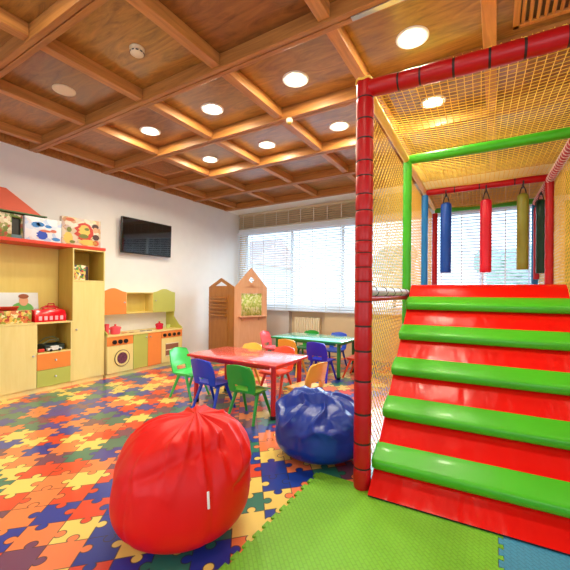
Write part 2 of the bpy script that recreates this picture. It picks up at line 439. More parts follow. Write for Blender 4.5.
MIN = [-4.84, -3.88, -2.915, -1.95, -0.99, -0.05, 0.91, 1.87, 2.8]
for y in MAJ:
    bm = nb()
    box(bm, (WX, y - .048, ZC), (XR, y - .004, ZP), .004); box(bm, (WX, y + .004, ZC), (XR, y + .048, ZP), .004)
    box(bm, (WX, y - .006, ZC + .012), (XR, y + .006, ZP))
    o = struct(obj('trim_%d' % nT[0], bm, M['beam'], ang=20)); nT[0] += 1
for x in MIN:
    for y0, y1 in zip(MAJ[:-1], MAJ[1:]):
        trim(M['beamy'], (x - .043, y0 + .049, ZC + .018), (x + .043, y1 - .049, ZP), .005)
trim(M['beam'], (WX, YB, ZC + .005), (WX + .03, 5.88, ZP))
trim(M['metal'], (-0.82, 2.150, ZC - .008), (0.2, 2.19, ZC - .001), .002)
struct(bobj('baseboard_left', M['white'], (WX, 4.5, 0), (WX + .014, WY, .07), bev=.003))

plate('wall_back_side', mat('pale_olive_paint', (128, 146, 56), .7, var=.02), (.86, WY - .012, 0), (XR, WY - .001, 3.05))
# window frame and panes
wf = struct(bobj('window_1', M['white'], (WIN0, WY + .10, WZ1 - .07), (WIN1, WY + .17, WZ1)))
struct(bobj('window_frame', M['white'], (WIN0, WY + .10, WZ0), (WIN1, WY + .17, WZ0 + .07), wf))
for x in (WIN0 + .03, -3.79, -2.62, -1.4, -.2, .765):
    struct(bobj('window_frame', M['white'], (x - .035, WY + .10, WZ0 + .07), (x + .035, WY + .17, WZ1 - .07), wf))
xs = [WIN0 + .03, -3.79, -2.62, -1.4, -.2, .765]
for a, b in zip(xs[:-1], xs[1:]):
    struct(bobj('window_pane', M['glass'], (a + .035, WY + .13, WZ0 + .07), (b - .035, WY + .136, WZ1 - .07), wf, bev=0))
plate('trim_90', M['white'], (WIN0, WY - .05, WZ0 - .03), (WIN1, WY + .10, WZ0))
plate('trim_91', M['white'], (WX, WY - .03, 2.625), (XR, WY - .001, 2.70))
# venetian blinds
def blind(label, x0, x1, z0, z1, y, pitch, depth, tilt, m, tapes):
    t = thing('venetian_blind', label, 'blind', ((x0 + x1) / 2, y, z0), 0)
    cx = (x0 + x1) / 2
    bm = nb(); z = z0 + .03
    while z < z1 - .05:
        dy, dz = depth / 2 * math.cos(tilt), depth / 2 * math.sin(tilt)
        box(bm, (x0 - cx, -depth / 2, z - z0 - .0008), (x1 - cx, depth / 2, z - z0 + .0008), rot=Matrix.Rotation(tilt, 3, 'X'))
        z += pitch
    obj('slat', bm, m, t, smooth=False)['kind'] = 'stuff'
    bobj('head_rail', m, (x0 - cx, -.03, z1 - z0 - .05), (x1 - cx, .03, z1 - z0), t)
    bobj('bottom_rail', m, (x0 - cx, -.025, 0), (x1 - cx, .025, .022), t)
    for tx in tapes:
        if x0 + .05 < tx < x1 - .05:
            bobj('ladder_tape', M['white'], (tx - cx - .006, -depth / 2 - .004, .02), (tx - cx + .006, -depth / 2 - .0025, z1 - z0 - .03), t, bev=0)
    return t
tp = [-4.98 + .3 * i for i in range(27)]
blind('wide white venetian blind hanging over the bright window', WX + .03, .83, .865, 2.62, WY - .10, .05, .05, R(36), M['slat'], tp)
blind('short beige venetian blind close under the ceiling above the bright window', WX + .03, .83, 2.70, 3.045, WY - .06, .045, .05, R(42), M['slat2'], tp)
# radiator in the niche
rd = thing('radiator', 'cream panel radiator in the niche under the window', 'radiator', (-3.38, WY + .06, .12))
bm = nb()
for i in range(11): box(bm, (-.30 + i * .0545, -.03, 0), (-.30 + i * .0545 + .048, .03, .62), .012)
obj('heating_panel', bm, M['cream'], rd)
for px_ in (-.26, .26): tobj('pipe', M['white'], [(px_, 0, -.12), (px_, 0, .02)], .012, rd)

# outside: pale house with a tiled roof, tree crowns, ground
yard = plate('ground_outside', mat('pale_paving', (206, 206, 200), 0.8), (-40, WY + .3, -.35), (30, 60, -.3))
hs = thing('neighbour_house', 'pale house with a red tiled roof seen through the window blind', 'house', (-17.6, 18, -.3))
bobj('wall', mat('pale_render', (232, 226, 216), 0.8), (-4, 0, 0), (4, 6, 3.6), hs, bev=0)
bm = nb(); prism(bm, [(-.6, 3.4), (3, 5.4), (6.6, 3.4)], 'x', -4.5, 4.5); obj('roof', bm, mat('roof_tile', (214, 172, 156), 0.8, var=.08, vscale=20), hs, smooth=False)
for x in (-2.2, 1.4): bobj('window', mat('dark_pane', (90, 110, 130), 0.1), (x - .5, -.03, 1.2), (x + .5, .0, 2.6), hs, bev=0)
def tree(loc, h, r, label):
    t = thing('leafy_tree', label, 'tree', loc, 0, 'trees outside the window')
    tobj('trunk', mat('bark', (110, 90, 70), 0.9), [(0, 0, 0), (0.05, 0, h * .6)], [.14, .08], t)
    bm = nb(); rnd = random.Random(h * 100 + loc[0])
    for k in range(16):
        c = Vector((rnd.gauss(0, r * .5), rnd.gauss(0, r * .5), h * .65 + rnd.gauss(0, r * .45)))
        q = bmesh.ops.create_icosphere(bm, subdivisions=2, radius=r * rnd.uniform(.35, .55))
        for v in q['verts']: v.co = v.co * (1 + .25 * noise.noise(v.co * 3 + c)) + c
    obj('crown', bm, mat('leaves', (176, 200, 178), 0.8, var=.2, vscale=8), t)
tree((-6.6, 27, -.3), 5.0, 1.7, 'pale green tree outside, seen through the blind beside the red post')
tree((1.2, 28, -.3), 4.4, 1.7, 'pale green tree outside, seen between the hanging punching bags')

# ------------------------------------------------------------------ things on the ceiling
def downlight(first, loc, label):
    if first is None:
        t = thing('ceiling_light', label, 'ceiling light', loc, 0, 'round ceiling downlights')
        bm = nb(); lathe(bm, [(.088, 0), (.118, 0), (.118, -.006), (.108, -.012), (.088, -.008)], 40, loop=True); obj('trim_ring', bm, M['white'], t)
        bm = nb(); lathe(bm, [(.086, -.002), (.088, -.006), (.001, -.0075)], 40); obj('lens', bm, M['lens'], t)
        return t
    return dup(first, loc, 0, label)
LX = [-3.535, -2.545, -1.548, -.547]
names = {(0, 0): 'lit round downlight two ceiling panels in front of the wall vent',
         (1, 0): 'lit round downlight in the panel above the small brass sensor, towards the wall side',
         (2, 0): 'lit round downlight in the panel right beside the brass sensor',
         (3, 0): 'large lit round downlight just above the red top bar of the play structure',
         (0, 1): 'lit round downlight nearest the triangular vent panel by the wall',
         (1, 1): 'lit round downlight in the row nearer the window, third from the red post',
         (2, 1): 'lit round downlight just beside the top of the red post',
         (3, 1): 'lit round downlight seen through the yellow roof net'}
names[(0, 0)] = 'lit round downlight nearest the wall in the row nearer the camera'
names[(1, 0)] = 'lit round downlight second from the wall in the row nearer the camera'
names[(2, 0)] = 'lit round downlight third from the wall in the row nearer the camera'
names[(0, 1)] = 'lit round downlight nearest the wall in the row nearer the window'
names[(1, 1)] = 'lit round downlight second from the wall in the row nearer the window'
names[(2, 1)] = 'lit round downlight third from the wall in the row nearer the window'
d0 = None
for j, y in enumerate((2.71, 3.725)):
    for i, x in enumerate(LX):
        o = downlight(d0, (x, y, ZP), names[(i, j)])
        if d0 is None: d0 = o
def lamp(x, y, wts=LAMP_W):
    d = bpy.data.lights.new('downlight_or_fill', 'AREA'); d.shape = 'DISK'; d.size = .17; d.energy = wts; d.color = LAMP_COL
    o = bpy.data.objects.new('downlight_or_fill', d); C.objects.link(o); o.location = (x, y, ZP - .0085)
for y in (2.71, 3.725):
    for x in LX: lamp(x, y)
for x in (-3.46, -1.515, .45): lamp(x, -1.2, 12)  # unseen lamps added for fill, here and in the next two loops
for x in (-2.49, -.535): lamp(x, .75, 12)
for x in (1.4, 2.4): lamp(x, 2.71)

sp = thing('ceiling_speaker', 'unlit cream round speaker grille flush with the wooden ceiling', 'speaker', (-3.53, 1.74, ZP))
bm = nb(); lathe(bm, [(.088, 0), (.098, 0), (.098, -.007), (.088, -.010)], 40, loop=True); obj('trim_ring', bm, M['cream'], sp)
bm = nb(); lathe(bm, [(.089, -.003), (.087, -.008), (.001, -.010)], 40); obj('grille', bm, M['cream'], sp)
sd = thing('smoke_detector', 'white round smoke detector under the wooden ceiling', 'smoke detector', (-2.43, 1.735, ZP))
bm = nb(); lathe(bm, [(.055, 0), (.055, -.016), (.048, -.02)], 32); obj('mounting_base', bm, M['cream'], sd)
bm = nb(); lathe(bm, [(.048, -.018), (.052, -.026), (.05, -.045), (.034, -.056), (.001, -.058)], 32); obj('body', bm, M['cream'], sd)
bm = nb()
for k in range(10):
    a = 2 * PI * k / 10
    box(bm, (.044, -.010, -.042), (.053, .010, -.034), rot=Matrix.Rotation(a, 3, 'Z'), about=(0, 0, -.038))
obj('sensing_slot', bm, M['black'], sd)
se = thing('motion_sensor', 'small yellowish round sensor on a ceiling beam crossing', 'sensor', (-1.84, 3.10, ZC))
bm = nb(); lathe(bm, [(.03, 0), (.034, -.006), (.034, -.03), (.026, -.042)], 24); obj('body', bm, M['cream'], se)
bm = nb(); lathe(bm, [(.024, -.041), (.018, -.052), (.001, -.056)], 24); obj('lens', bm, mat('amber_lens', (190, 160, 60), .2), se)
def vent(name, loc, sx_, sy_, label, m, n, diag=False):
    t = thing(name, label, 'vent', loc)
    bm = nb()
    for lo, hi in (((-sx_, -sy_, -.02), (sx_, -sy_ + .04, 0)), ((-sx_, sy_ - .04, -.02), (sx_, sy_, 0)), ((-sx_, -sy_, -.02), (-sx_ + .04, sy_, 0)), ((sx_ - .04, -sy_, -.02), (sx_, sy_, 0))): box(bm, lo, hi, .003)
    obj('frame', bm, m, t)
    bobj('backing', M['dark'], (-sx_ + .03, -sy_ + .03, -.004), (sx_ - .03, sy_ - .03, 0), t, bev=0)
    for i in range(n):
        x = -sx_ + .06 + (2 * sx_ - .12) * i / (n - 1)
        bobj('louvre', m, (x - .011, -sy_ + .04, -.018), (x + .011, sy_ - .04, -.005), t, bev=.002, rot=Matrix.Rotation(.5, 3, 'Y'))
vent('ceiling_vent', (.45, 2.64, ZP), .36, .34, 'slatted wooden ceiling vent above the red top bar', M['beamy'], 15)
vent('ceiling_vent', (-4.38, 3.60, ZP), .30, .26, 'small dark slatted ceiling vent near the long white wall', M['beamy'], 13)

# ------------------------------------------------------------------ soft-play structure (rotated 1.95 degrees to the room)
TH = R(1.95)
SO = Vector((0.02, 4.2, 0))
def S2W(x, y, z=0.0): return Vector((math.cos(TH) * x - math.sin(TH) * y, math.sin(TH) * x + math.cos(TH) * y, z))
play = thing('play_structure', 'tall padded play frame of coloured posts enclosed in yellow netting', 'play structure', S2W(SO.x, SO.y), TH)
def L3(p): return (p[0] - SO.x, p[1] - SO.y, p[2])
def padded(name, m, a, b, rad, parent, pitch, strap=None, seg=20, sag=0.0, swell=0.08, at=None):
    """padded pole with foam sleeves that pinch in at regular ties"""
    a, b = Vector(L3(a)), Vector(L3(b)); ln = (b - a).length; n = max(1, round(ln / pitch))
    pts, rs, ties = [], [], []
    rnd = random.Random(int(ln * 1000) + int(a.x * 100))
    cuts = [0] + [(i + rnd.uniform(-.18, .18)) / n for i in range(1, n)] + [1]
    if at: cuts = [0] + [(z - a.z) / (b.z - a.z) for z in at] + [1]; n = len(cuts) - 1
    for i in range(n):
        for q, s in ((0, .93), (.05, .975), (.18, 1.0), (.5, 1.0 + swell * .2), (.82, 1.0), (.95, .975), (1, .93)):
            u = cuts[i] + (cuts[i + 1] - cuts[i]) * q
            if q == 1 and i < n - 1: continue
            p = a.lerp(b, u); p.z -= sag * 4 * u * (1 - u)
            pts.append(p); rs.append(rad * s)
        if i: ties.append((a.lerp(b, cuts[i]) - Vector((0, 0, sag * 4 * cuts[i] * (1 - cuts[i]))), (b - a).normalized()))
    bm = nb(); tube(bm, pts, rs, seg); o = obj(name, bm, m, parent)
    if strap:
        for c, d in ties:
            bm = nb(); tube(bm, [c - d * .009, c - d * .007, c + d * .007, c + d * .009], [rad * .9, rad * .965, rad * .965, rad * .9], seg)
            obj('tie', bm, strap, o)
    return o
XL, XRS, Y0, Y1, Y2, Y3 = -.65, .69, 2.19, 3.69, 4.97, 6.16
ZT = 2.56
strapm = mat('dark_tie', (48, 18, 12), .6)
padded('post', V['red'], (XL, Y0, .0128), (XL, Y0, 2.60), .055, play, .16, strapm, at=[.144, .30, .486, .695, .885, 1.042, 1.198, 1.325, 1.415, 1.506, 1.582, 1.677, 1.774, 1.877, 1.994, 2.087, 2.231, 2.354, 2.49])
padded('post', V['red'], (XRS, Y0, .0128), (XRS, Y0, 2.60), .051, play, .16, strapm)
padded('post', V['green'], (XL, Y1, 0), (XL, Y1, 2.60), .042, play, .24)
padded('post', V['green'], (XRS + .02, Y1, 0), (XRS + .02, Y1, 2.60), .042, play, .24)
padded('post', V['blue'], (XL, Y2, 0), (XL, Y2, 2.56), .042, play, .26)
padded('post', V['red'], (XRS, Y2, 0), (XRS, Y2, 2.60), .042, play, .22)
padded('post', V['red'], (XL, Y3, 0), (XL, Y3, 2.56), .042, play, .26)
padded('post', V['blue'], (XRS, Y3, 0), (XRS, Y3, 2.56), .042, play, .3)
padded('top_bar', V['red'], (XL + .03, Y0, 2.552), (XRS, Y0, 2.540), .052, play, .17, strapm, sag=.012)
padded('top_bar', V['green'], (XL + .02, Y1, 2.605), (XRS, Y1, 2.605), .045, play, .5)
padded('top_bar', V['red'], (XL + .02, Y2, 2.595), (XRS, Y2, 2.60), .04, play, .3, strapm)
padded('top_bar', V['green'], (XL, Y3, 2.605), (XRS, Y3, 2.605), .04, play, .5)
padded('side_rail', V['yellow'], (XL - .01, Y0 + .05, 2.585), (XL - .01, Y3, 2.64), .032, play, .22)
padded('side_rail', V['red'], (XRS, Y0, 2.565), (XRS, Y3, 2.57), .036, play, .22)
# white lacing wound round the red side rail
bm = nb(); pts = []
for i in range(520):
    u = i / 519; y = Y0 + .05 + (Y3 - Y0 - .1) * u; a = i * .62
    pts.append(L3((XRS + .0395 * math.cos(a), y, 2.5675 + .0395 * math.sin(a))))
tube(bm, pts, .005, 5); obj('lacing', bm, M['lace'], play)
# yellow scalloped lacing along the top of the front bar and post
bm = nb(); pts = []
for i in range(140):
    u = i / 139; x = XL + .02 + (XRS - XL - .02) * u
    pts.append(L3((x, Y0 + .01, 2.60 - .012 * 4 * u * (1 - u) + .007 * math.sin(i * 1.1))))
tube(bm, pts, .007, 6)
pts = [L3((XL + .056 * math.cos(a), Y0 + .056 * math.sin(a), 2.60 + .006 * math.sin(a * 5))) for a in [2 * PI * k / 30 for k in range(31)]]
tube(bm, pts, .007, 6); obj('net_lacing', bm, M['net'], play)
# grey roller between the red and the green post
bm = nb(); tube(bm, [L3((XL, Y0, 1.265)), L3((XL, Y1, 1.262))], .034, 16); rl = obj('roller_bar', bm, V['grey'], play)
bm = nb()
for k in range(5):
    y = Y0 + .2 + .28 * k
    tube(bm, [L3((XL + .036 * math.cos(a), y + .05 * a / 6.28, 1.264 + .036 * math.sin(a))) for a in [2 * PI * j / 14 for j in range(15)]], .0025, 5)
obj('tie', bm, M['black'], rl)
padded('rail', V['maroon'], (XL, Y0 + .04, 1.215), (XL, Y1 - .04, 1.212), .02, play, .5)
# platform deck
bobj('deck', V['ramp'], L3((XL + .05, Y1 + .02, 1.16)), L3((XRS - .05, Y3 - .05, 1.30)), play, bev=.02)
bobj('deck_panel', V['yellow'], L3((XL + .05, Y1 + .02, 0.02)), L3((XRS - .05, Y1 + .09, 1.15)), play, bev=.02)
# nets
def strand(bm, p, q, r, sag, seg):
    p, q = Vector(p), Vector(q); d = (q - p).normalized()
    a = d.cross(Vector((0.3, 0.5, 0.81))).normalized(); b = d.cross(a); prev = None
    for i in range(seg + 1):
        u = i / seg; c = p.lerp(q, u) + Vector(sag) * (4 * u * (1 - u))
        ring = [bm.verts.new(c + r * (math.cos(t) * a + math.sin(t) * b)) for t in (0, 2.094, 4.189)]
        if prev:
            for k in range(3): bm.faces.new((prev[k], prev[(k + 1) % 3], ring[(k + 1) % 3], ring[k]))
        prev = ring
NR, NP = .0029, .045
bm = nb()
n = int((XRS - XL) / NP)
ny = int((Y3 - Y0) / NP)
def zs(u, v): return 2.60 + .052 * min(1, v * 5) - .05 * math.sin(PI * u) * abs(math.sin(PI * v * 2.7)) ** .7
for i in range(1, n):
    u = i / n; x = XL + (XRS - XL) * u; prev = None
    pts = [Vector(L3((x, Y0 + (Y3 - Y0) * j / 40, zs(u, j / 40)))) for j in range(41)]
    tube(bm, pts, NR, 3, False)
for j in range(1, ny):
    v = j / ny; y = Y0 + (Y3 - Y0) * v
    tube(bm, [Vector(L3((XL + (XRS - XL) * i / 8, y, zs(i / 8, v)))) for i in range(9)], NR, 3, False)
obj('roof_net', bm, M['net'], play)
def diamond_net(name, x, ya, yb, za, zb):
    bm = nb(); s = NP * 1.5
    W_, H_ = yb - ya, zb - za
    k = -H_
    while k < W_:
        a0, a1 = max(0, k), min(W_, k + H_)
        if a1 - a0 > .01:
            strand(bm, L3((x, ya + a0, za + a0 - k)), L3((x, ya + a1, za + a1 - k)), NR, (0, 0, 0), 1)
            strand(bm, L3((x, ya + a0, zb - (a0 - k))), L3((x, ya + a1, zb - (a1 - k))), NR, (0, 0, 0), 1)
        k += s
    obj(name, bm, M['net'], play)
diamond_net('side_net', XL - .046, Y0 + .04, Y3, .02, 2.56)
diamond_net('side_net', XRS + .046, Y0 + .04, Y3, .02, 2.56)

# foam climbing steps
st = thing('foam_steps', 'red vinyl climbing ramp with green padded treads', 'soft steps', S2W(SO.x, 2.9, .0128), TH)
def LS(p): return (p[0] - SO.x, p[1] - 2.9, p[2])
SXL, SXR = -.588, .615
YR0, ZR1 = 2.11, 1.325
sl = ZR1 / 1.50
def ry_(z): return YR0 + z / sl
bm = nb()
poly = [(YR0 - 2.9 - .012, 0.012), (YR0 - 2.9 + .01, .03)]
for i in range(1, 24):
    z = .03 + (ZR1 - .05 - .03) * i / 24
    puff = .010 * math.sin(PI * ((z - .1) % .244) / .244)
    poly.append((ry_(z) - 2.9 - puff, z))
poly += [(ry_(ZR1 - .05) - 2.9 - .02, ZR1 - .04), (ry_(ZR1) - 2.9 - .02, ZR1 - .01), (ry_(ZR1) - 2.9 + .01, ZR1), (3.62 - 2.9 + .02, ZR1), (3.64 - 2.9, 0.012)]
prism(bm, poly, 'x', SXL - SO.x, SXR - SO.x)
obj('ramp', bm, V['ramp'], st, ang=30)
bobj('base_strip', M['black'], (SXL - SO.x, YR0 - 2.9 - .006, 0), (SXR - SO.x, .72, .012), st, bev=0)
for i in range(5):
    zt = .242 + .2435 * i; bm = nb()
    yt = ry_(zt)
    pr = [(yt + .03, zt + .004), (yt, zt), (yt - .05, zt - .015), (yt - .160, zt - .056), (yt - .176, zt - .066), (yt - .182, zt - .078), (yt - .176, zt - .112), (yt - .166, zt - .122), (yt - .10, zt - .125), (yt - .04, zt - .127)]
    # cushioned ends: several slices along x
    xs_ = [SXL - .012, SXL - .006, SXL + .02, SXL + .4, SXR - .3, SXR - .02, SXR + .006, SXR + .012]
    sc_ = [.80, .93, 1, 1.0, 1.0, 1, .93, .8]
    cy, cz = yt - .07, zt - .06
    rings = [[bm.verts.new((x - SO.x, cy + (p[0] - cy) * s - 2.9, cz + (p[1] - cz) * s)) for p in pr] for x, s in zip(xs_, sc_)]
    for a, b in zip(rings[:-1], rings[1:]):
        for k in range(len(pr)): bm.faces.new((a[k], a[(k + 1) % len(pr)], b[(k + 1) % len(pr)], b[k]))
    bm.faces.new(rings[0]); bm.faces.new(list(reversed(rings[-1])))
    obj('tread', bm, V['step'], st, ang=50)

# punching bags
def bag(x, y, ztop, zbot, rad, m, label, zbar=2.56):
    c = S2W(x, y, zbot)
    t = thing('punching_bag', label, 'punching bag', tuple(c), TH, 'punching bags in the play frame')
    h = ztop - zbot
    bm = nb(); lathe(bm, [(.001, 0), (rad * .93, .002), (rad, .012), (rad, .10), (rad * 1.015, h * .5), (rad, h - .06), (rad * .93, h - .025), (rad * .6, h - .006), (.001, h)], 24); obj('bag_body', bm, m, t)
    bm = nb(); lathe(bm, [(rad * .97, h * .42), (rad * 1.025, h * .422), (rad * 1.025, h * .428), (rad * .97, h * .43)], 24); obj('seam', bm, m, t)
    bm = nb()
    for s in (-1, 1): tube(bm, [(s * rad * .6, 0, h - .02), (s * rad * .35, 0, h + .05), (0, 0, zbar - zbot - .01)], .006, 6)
    obj('strap', bm, M['black'], t)
    tobj('hanger', M['black'], [(0, -.043, zbar - zbot + .03), (0, -.046, zbar - zbot), (0, -.02, zbar - zbot - .043), (0, .02, zbar - zbot - .043), (0, .046, zbar - zbot), (0, .043, zbar - zbot + .03)], .008, t, 6)
bag(-.392, Y2, 2.44, 1.525, .066, V['navy'], 'dark blue punching bag hanging from the red crossbar')
bag(.058, Y2, 2.43, 1.52, .064, V['crimson'], 'red punching bag hanging between the blue and the olive bags')
bag(.436, Y2, 2.45, 1.545, .060, V['olive'], 'olive green punching bag hanging from the red crossbar')
bag(.665, 5.42, 2.46, 1.52, .050, V['dgreen'], 'dark green punching bag hanging behind the red corner post', 2.56)
bag(.672, 5.85, 2.46, 1.46, .036, V['maroon'], 'slim dark red punching bag hanging just behind the dark green one', 2.56)

# ------------------------------------------------------------------ foam floor tiles
def foam_tile(x0, x1, y0, y1, m, label, teeth):
    T = .012; n = 12; poly = []
    def side(a, b, out, inv=False):
        a, b, out = Vector(a), Vector(b), Vector(out)
        r = []
        for i in range(n):
            for q, o in (((0, 1), (.19, 1), (.14, 0), (.86, 0), (.81, 1)) if inv else ((0, 0), (.25, 0), (.2, 1), (.8, 1), (.75, 0))):
                r.append(a.lerp(b, (i + q) / n) + out * (.022 * o))
        return r
    for a, b, out, on in (((x0, y0), (x1, y0), (0, -1), teeth[0]), ((x1, y0), (x1, y1), (1, 0), teeth[1]), ((x1, y1), (x0, y1), (0, 1), teeth[2]), ((x0, y1), (x0, y0), (-1, 0), teeth[3])):
        poly += side(a, b, out, on == 2) if on else [Vector(a)]
    cx, cy = (x0 + x1) / 2, (y0 + y1) / 2
    bm = nb(); prism(bm, [(p.x - cx, p.y - cy) for p in poly], 'z', 0, T)
    bmesh.ops.triangulate(bm, faces=[f for f in bm.faces if len(f.verts) > 4])
    o = obj('foam_mat', bm, m, None, smooth=False); o.location = (cx, cy, .0005); o.rotation_euler = (0, 0, 0)
    return tag(o, label, 'foam mat', 'interlocking foam floor mats')
gm, blm = mat_foam('green_foam', (120, 190, 40)), mat_foam('blue_foam', (66, 148, 184))
foam_tile(-1.03, .018, 1.16, 2.19, gm, 'bright green foam floor mat in front of the red steps', (0, 2, 0, 1))
foam_tile(.042, 1.07, 1.16, 2.19, blm, 'light blue foam floor mat at the corner of the red steps', (0, 0, 0, 1))

# ------------------------------------------------------------------ bean bags
def beanbag(name, label, m, loc, Rm, H, lean, seed, A1, A2, A3, flat, flap=False):
    t = thing(name, label, 'bean bag', loc)
    bm = nb(); NU, NV = 220, 130; rings = []
    so = Vector((seed, seed * 1.7, seed * .6))
    for j in range(NV + 1):
        v = j / NV; ring = []
        ph = -PI / 2 + PI * v
        sn, cs = math.sin(ph), max(0, math.cos(ph))
        for i in range(NU):
            a = 2 * PI * i / NU
            if sn < 0: r_ = cs ** .60; zz = .40 * (1 - abs(sn) ** .80)
            else: r_ = cs ** .72; zz = .40 + .60 * sn ** flat
            s6 = abs(math.sin(2.5 * (a + .35)))
            r_ *= 1 - .022 * (1 - s6) ** 8
            p = Vector((Rm * r_ * math.cos(a), Rm * r_ * math.sin(a), H * zz))
            q = max(0, min(1, (zz - .45) / .40)); q = q * q * (3 - 2 * q)
            g = 1 - min(1, r_ * 1.05)
            wv = noise.noise_vector(p * 2.4 + so)
            n1 = max(0, 1 - 3.2 * abs(noise.noise(p * 2.9 + so + .55 * wv))) ** 1.4
            n2 = max(0, 1 - 3.6 * abs(noise.noise(p * 5.2 + so * 2 + .5 * wv))) ** 1.4
            rad_ = Vector((math.cos(a) * 2.4, math.sin(a) * 2.4, seed + zz * 1.2))
            n3 = max(0, 1 - 3.4 * abs(noise.noise(rad_))) ** 1.3 + .5 * noise.noise(rad_ * .6)
            low = noise.noise(p * 2.0 + so * 3)
            d_ = q * (A1 * n1 + A2 * n2 + A3 * n3 * min(1, r_ * 2.2)) + .020 * low * min(1, zz * 4)
            if flap:                      # the slack top folds over itself on the front
                fa = math.cos(a + .45); wnd = max(0, fa) ** 1.5
                zc = .70 - .16 * math.cos(1.6 * (a + 0.0))
                d_ += wnd * (.026 * math.exp(-((zz - zc - .10) / .075) ** 2) - .016 * math.exp(-((zz - zc) / .035) ** 2))
            c = Vector((0, 0, H * .35)); dr = (p - c).normalized()
            p = p + dr * d_
            p.x += lean[0] * max(0, v - .45) ** 1.4; p.y += lean[1] * max(0, v - .45) ** 1.4
            p.z = max(.003, p.z); ring.append(bm.verts.new(p))
        rings.append(ring)
    for j in range(NV):
        for i in range(NU):
            bm.faces.new((rings[j][i], rings[j][(i + 1) % NU], rings[j + 1][(i + 1) % NU], rings[j + 1][i]))
    bmesh.ops.remove_doubles(bm, verts=bm.verts, dist=.0008)
    obj('cover', bm, m, t, ang=180)
    return t
rb = beanbag('bean_bag', 'big red leatherette bean bag on the puzzle floor', M['bagred'], (-1.432, 1.318, 0), .352, .56, (-.01, .22), 2.3, .014, .006, .024, .92, True)
bm = nb(); box(bm, (-.006, -.003, -.038), (.006, .003, .038), .002)
lb = obj('care_label', bm, M['white'], rb); 
bb = beanbag('bean_bag', 'blue leatherette bean bag beside the red post', M['bagblue'], (-1.172, 2.485, 0), .345, .42, (.05, .02), 9.1, .058, .036, .006, .85)

# ------------------------------------------------------------------ tables and chairs
def table(loc, sx_, sy_, h, mt, ml, label, rz=0, edge=None):
    t = thing('play_table', label, 'table', loc, rz)
    bm = nb(); box(bm, (-sx_ / 2, -sy_ / 2, h - .028), (sx_ / 2, sy_ / 2, h), .010, 3); obj('tabletop', bm, mt, t)
    bm = nb()
    e = .006
    for lo, hi in (((-sx_ / 2 - e, -sy_ / 2 - e, h - .03), (sx_ / 2 + e, -sy_ / 2 + .001, h - .004)), ((-sx_ / 2 - e, sy_ / 2 - .001, h - .03), (sx_ / 2 + e, sy_ / 2 + e, h - .004)),
                   ((-sx_ / 2 - e, -sy_ / 2, h - .03), (-sx_ / 2 + .001, sy_ / 2, h - .004)), ((sx_ / 2 - .001, -sy_ / 2, h - .03), (sx_ / 2 + e, sy_ / 2, h - .004))): box(bm, lo, hi, .004)
    obj('edge_band', bm, ml, t)
    for a in (-1, 1):
        for b in (-1, 1):
            x, y = a * (sx_ / 2 - .07), b * (sy_ / 2 - .07)
            bm = nb(); tube(bm, [(x, y, .03), (x, y, h - .028)], [.027, .027], 16); lg = obj('leg', bm, ml, t)
            bm = nb(); lathe(bm, [(.029, 0), (.033, .008), (.031, .034), (.027, .036)], 16, (x, y, 0)); obj('foot', bm, M['black'], lg)
    bm = nb()
    for a in (-1, 1): box(bm, (-sx_ / 2 + .12, a * (sy_ / 2 - .07) - .01, h - .07), (sx_ / 2 - .12, a * (sy_ / 2 - .07) + .01, h - .028), .003); box(bm, (a * (sx_ / 2 - .07) - .01, -sy_ / 2 + .12, h - .07), (a * (sx_ / 2 - .07) + .01, sy_ / 2 - .12, h - .028), .003)
    obj('apron', bm, ml, t)
table((-2.395, 3.145, 0), 1.19, .66, .55, M['toptop_red'], P['red'], 'red topped low play table with red legs')
table((-2.47, 5.02, 0), 1.22, .70, .55, M['toptop_green'], P['dgreen'], 'turquoise topped low play table with green legs', R(-2))

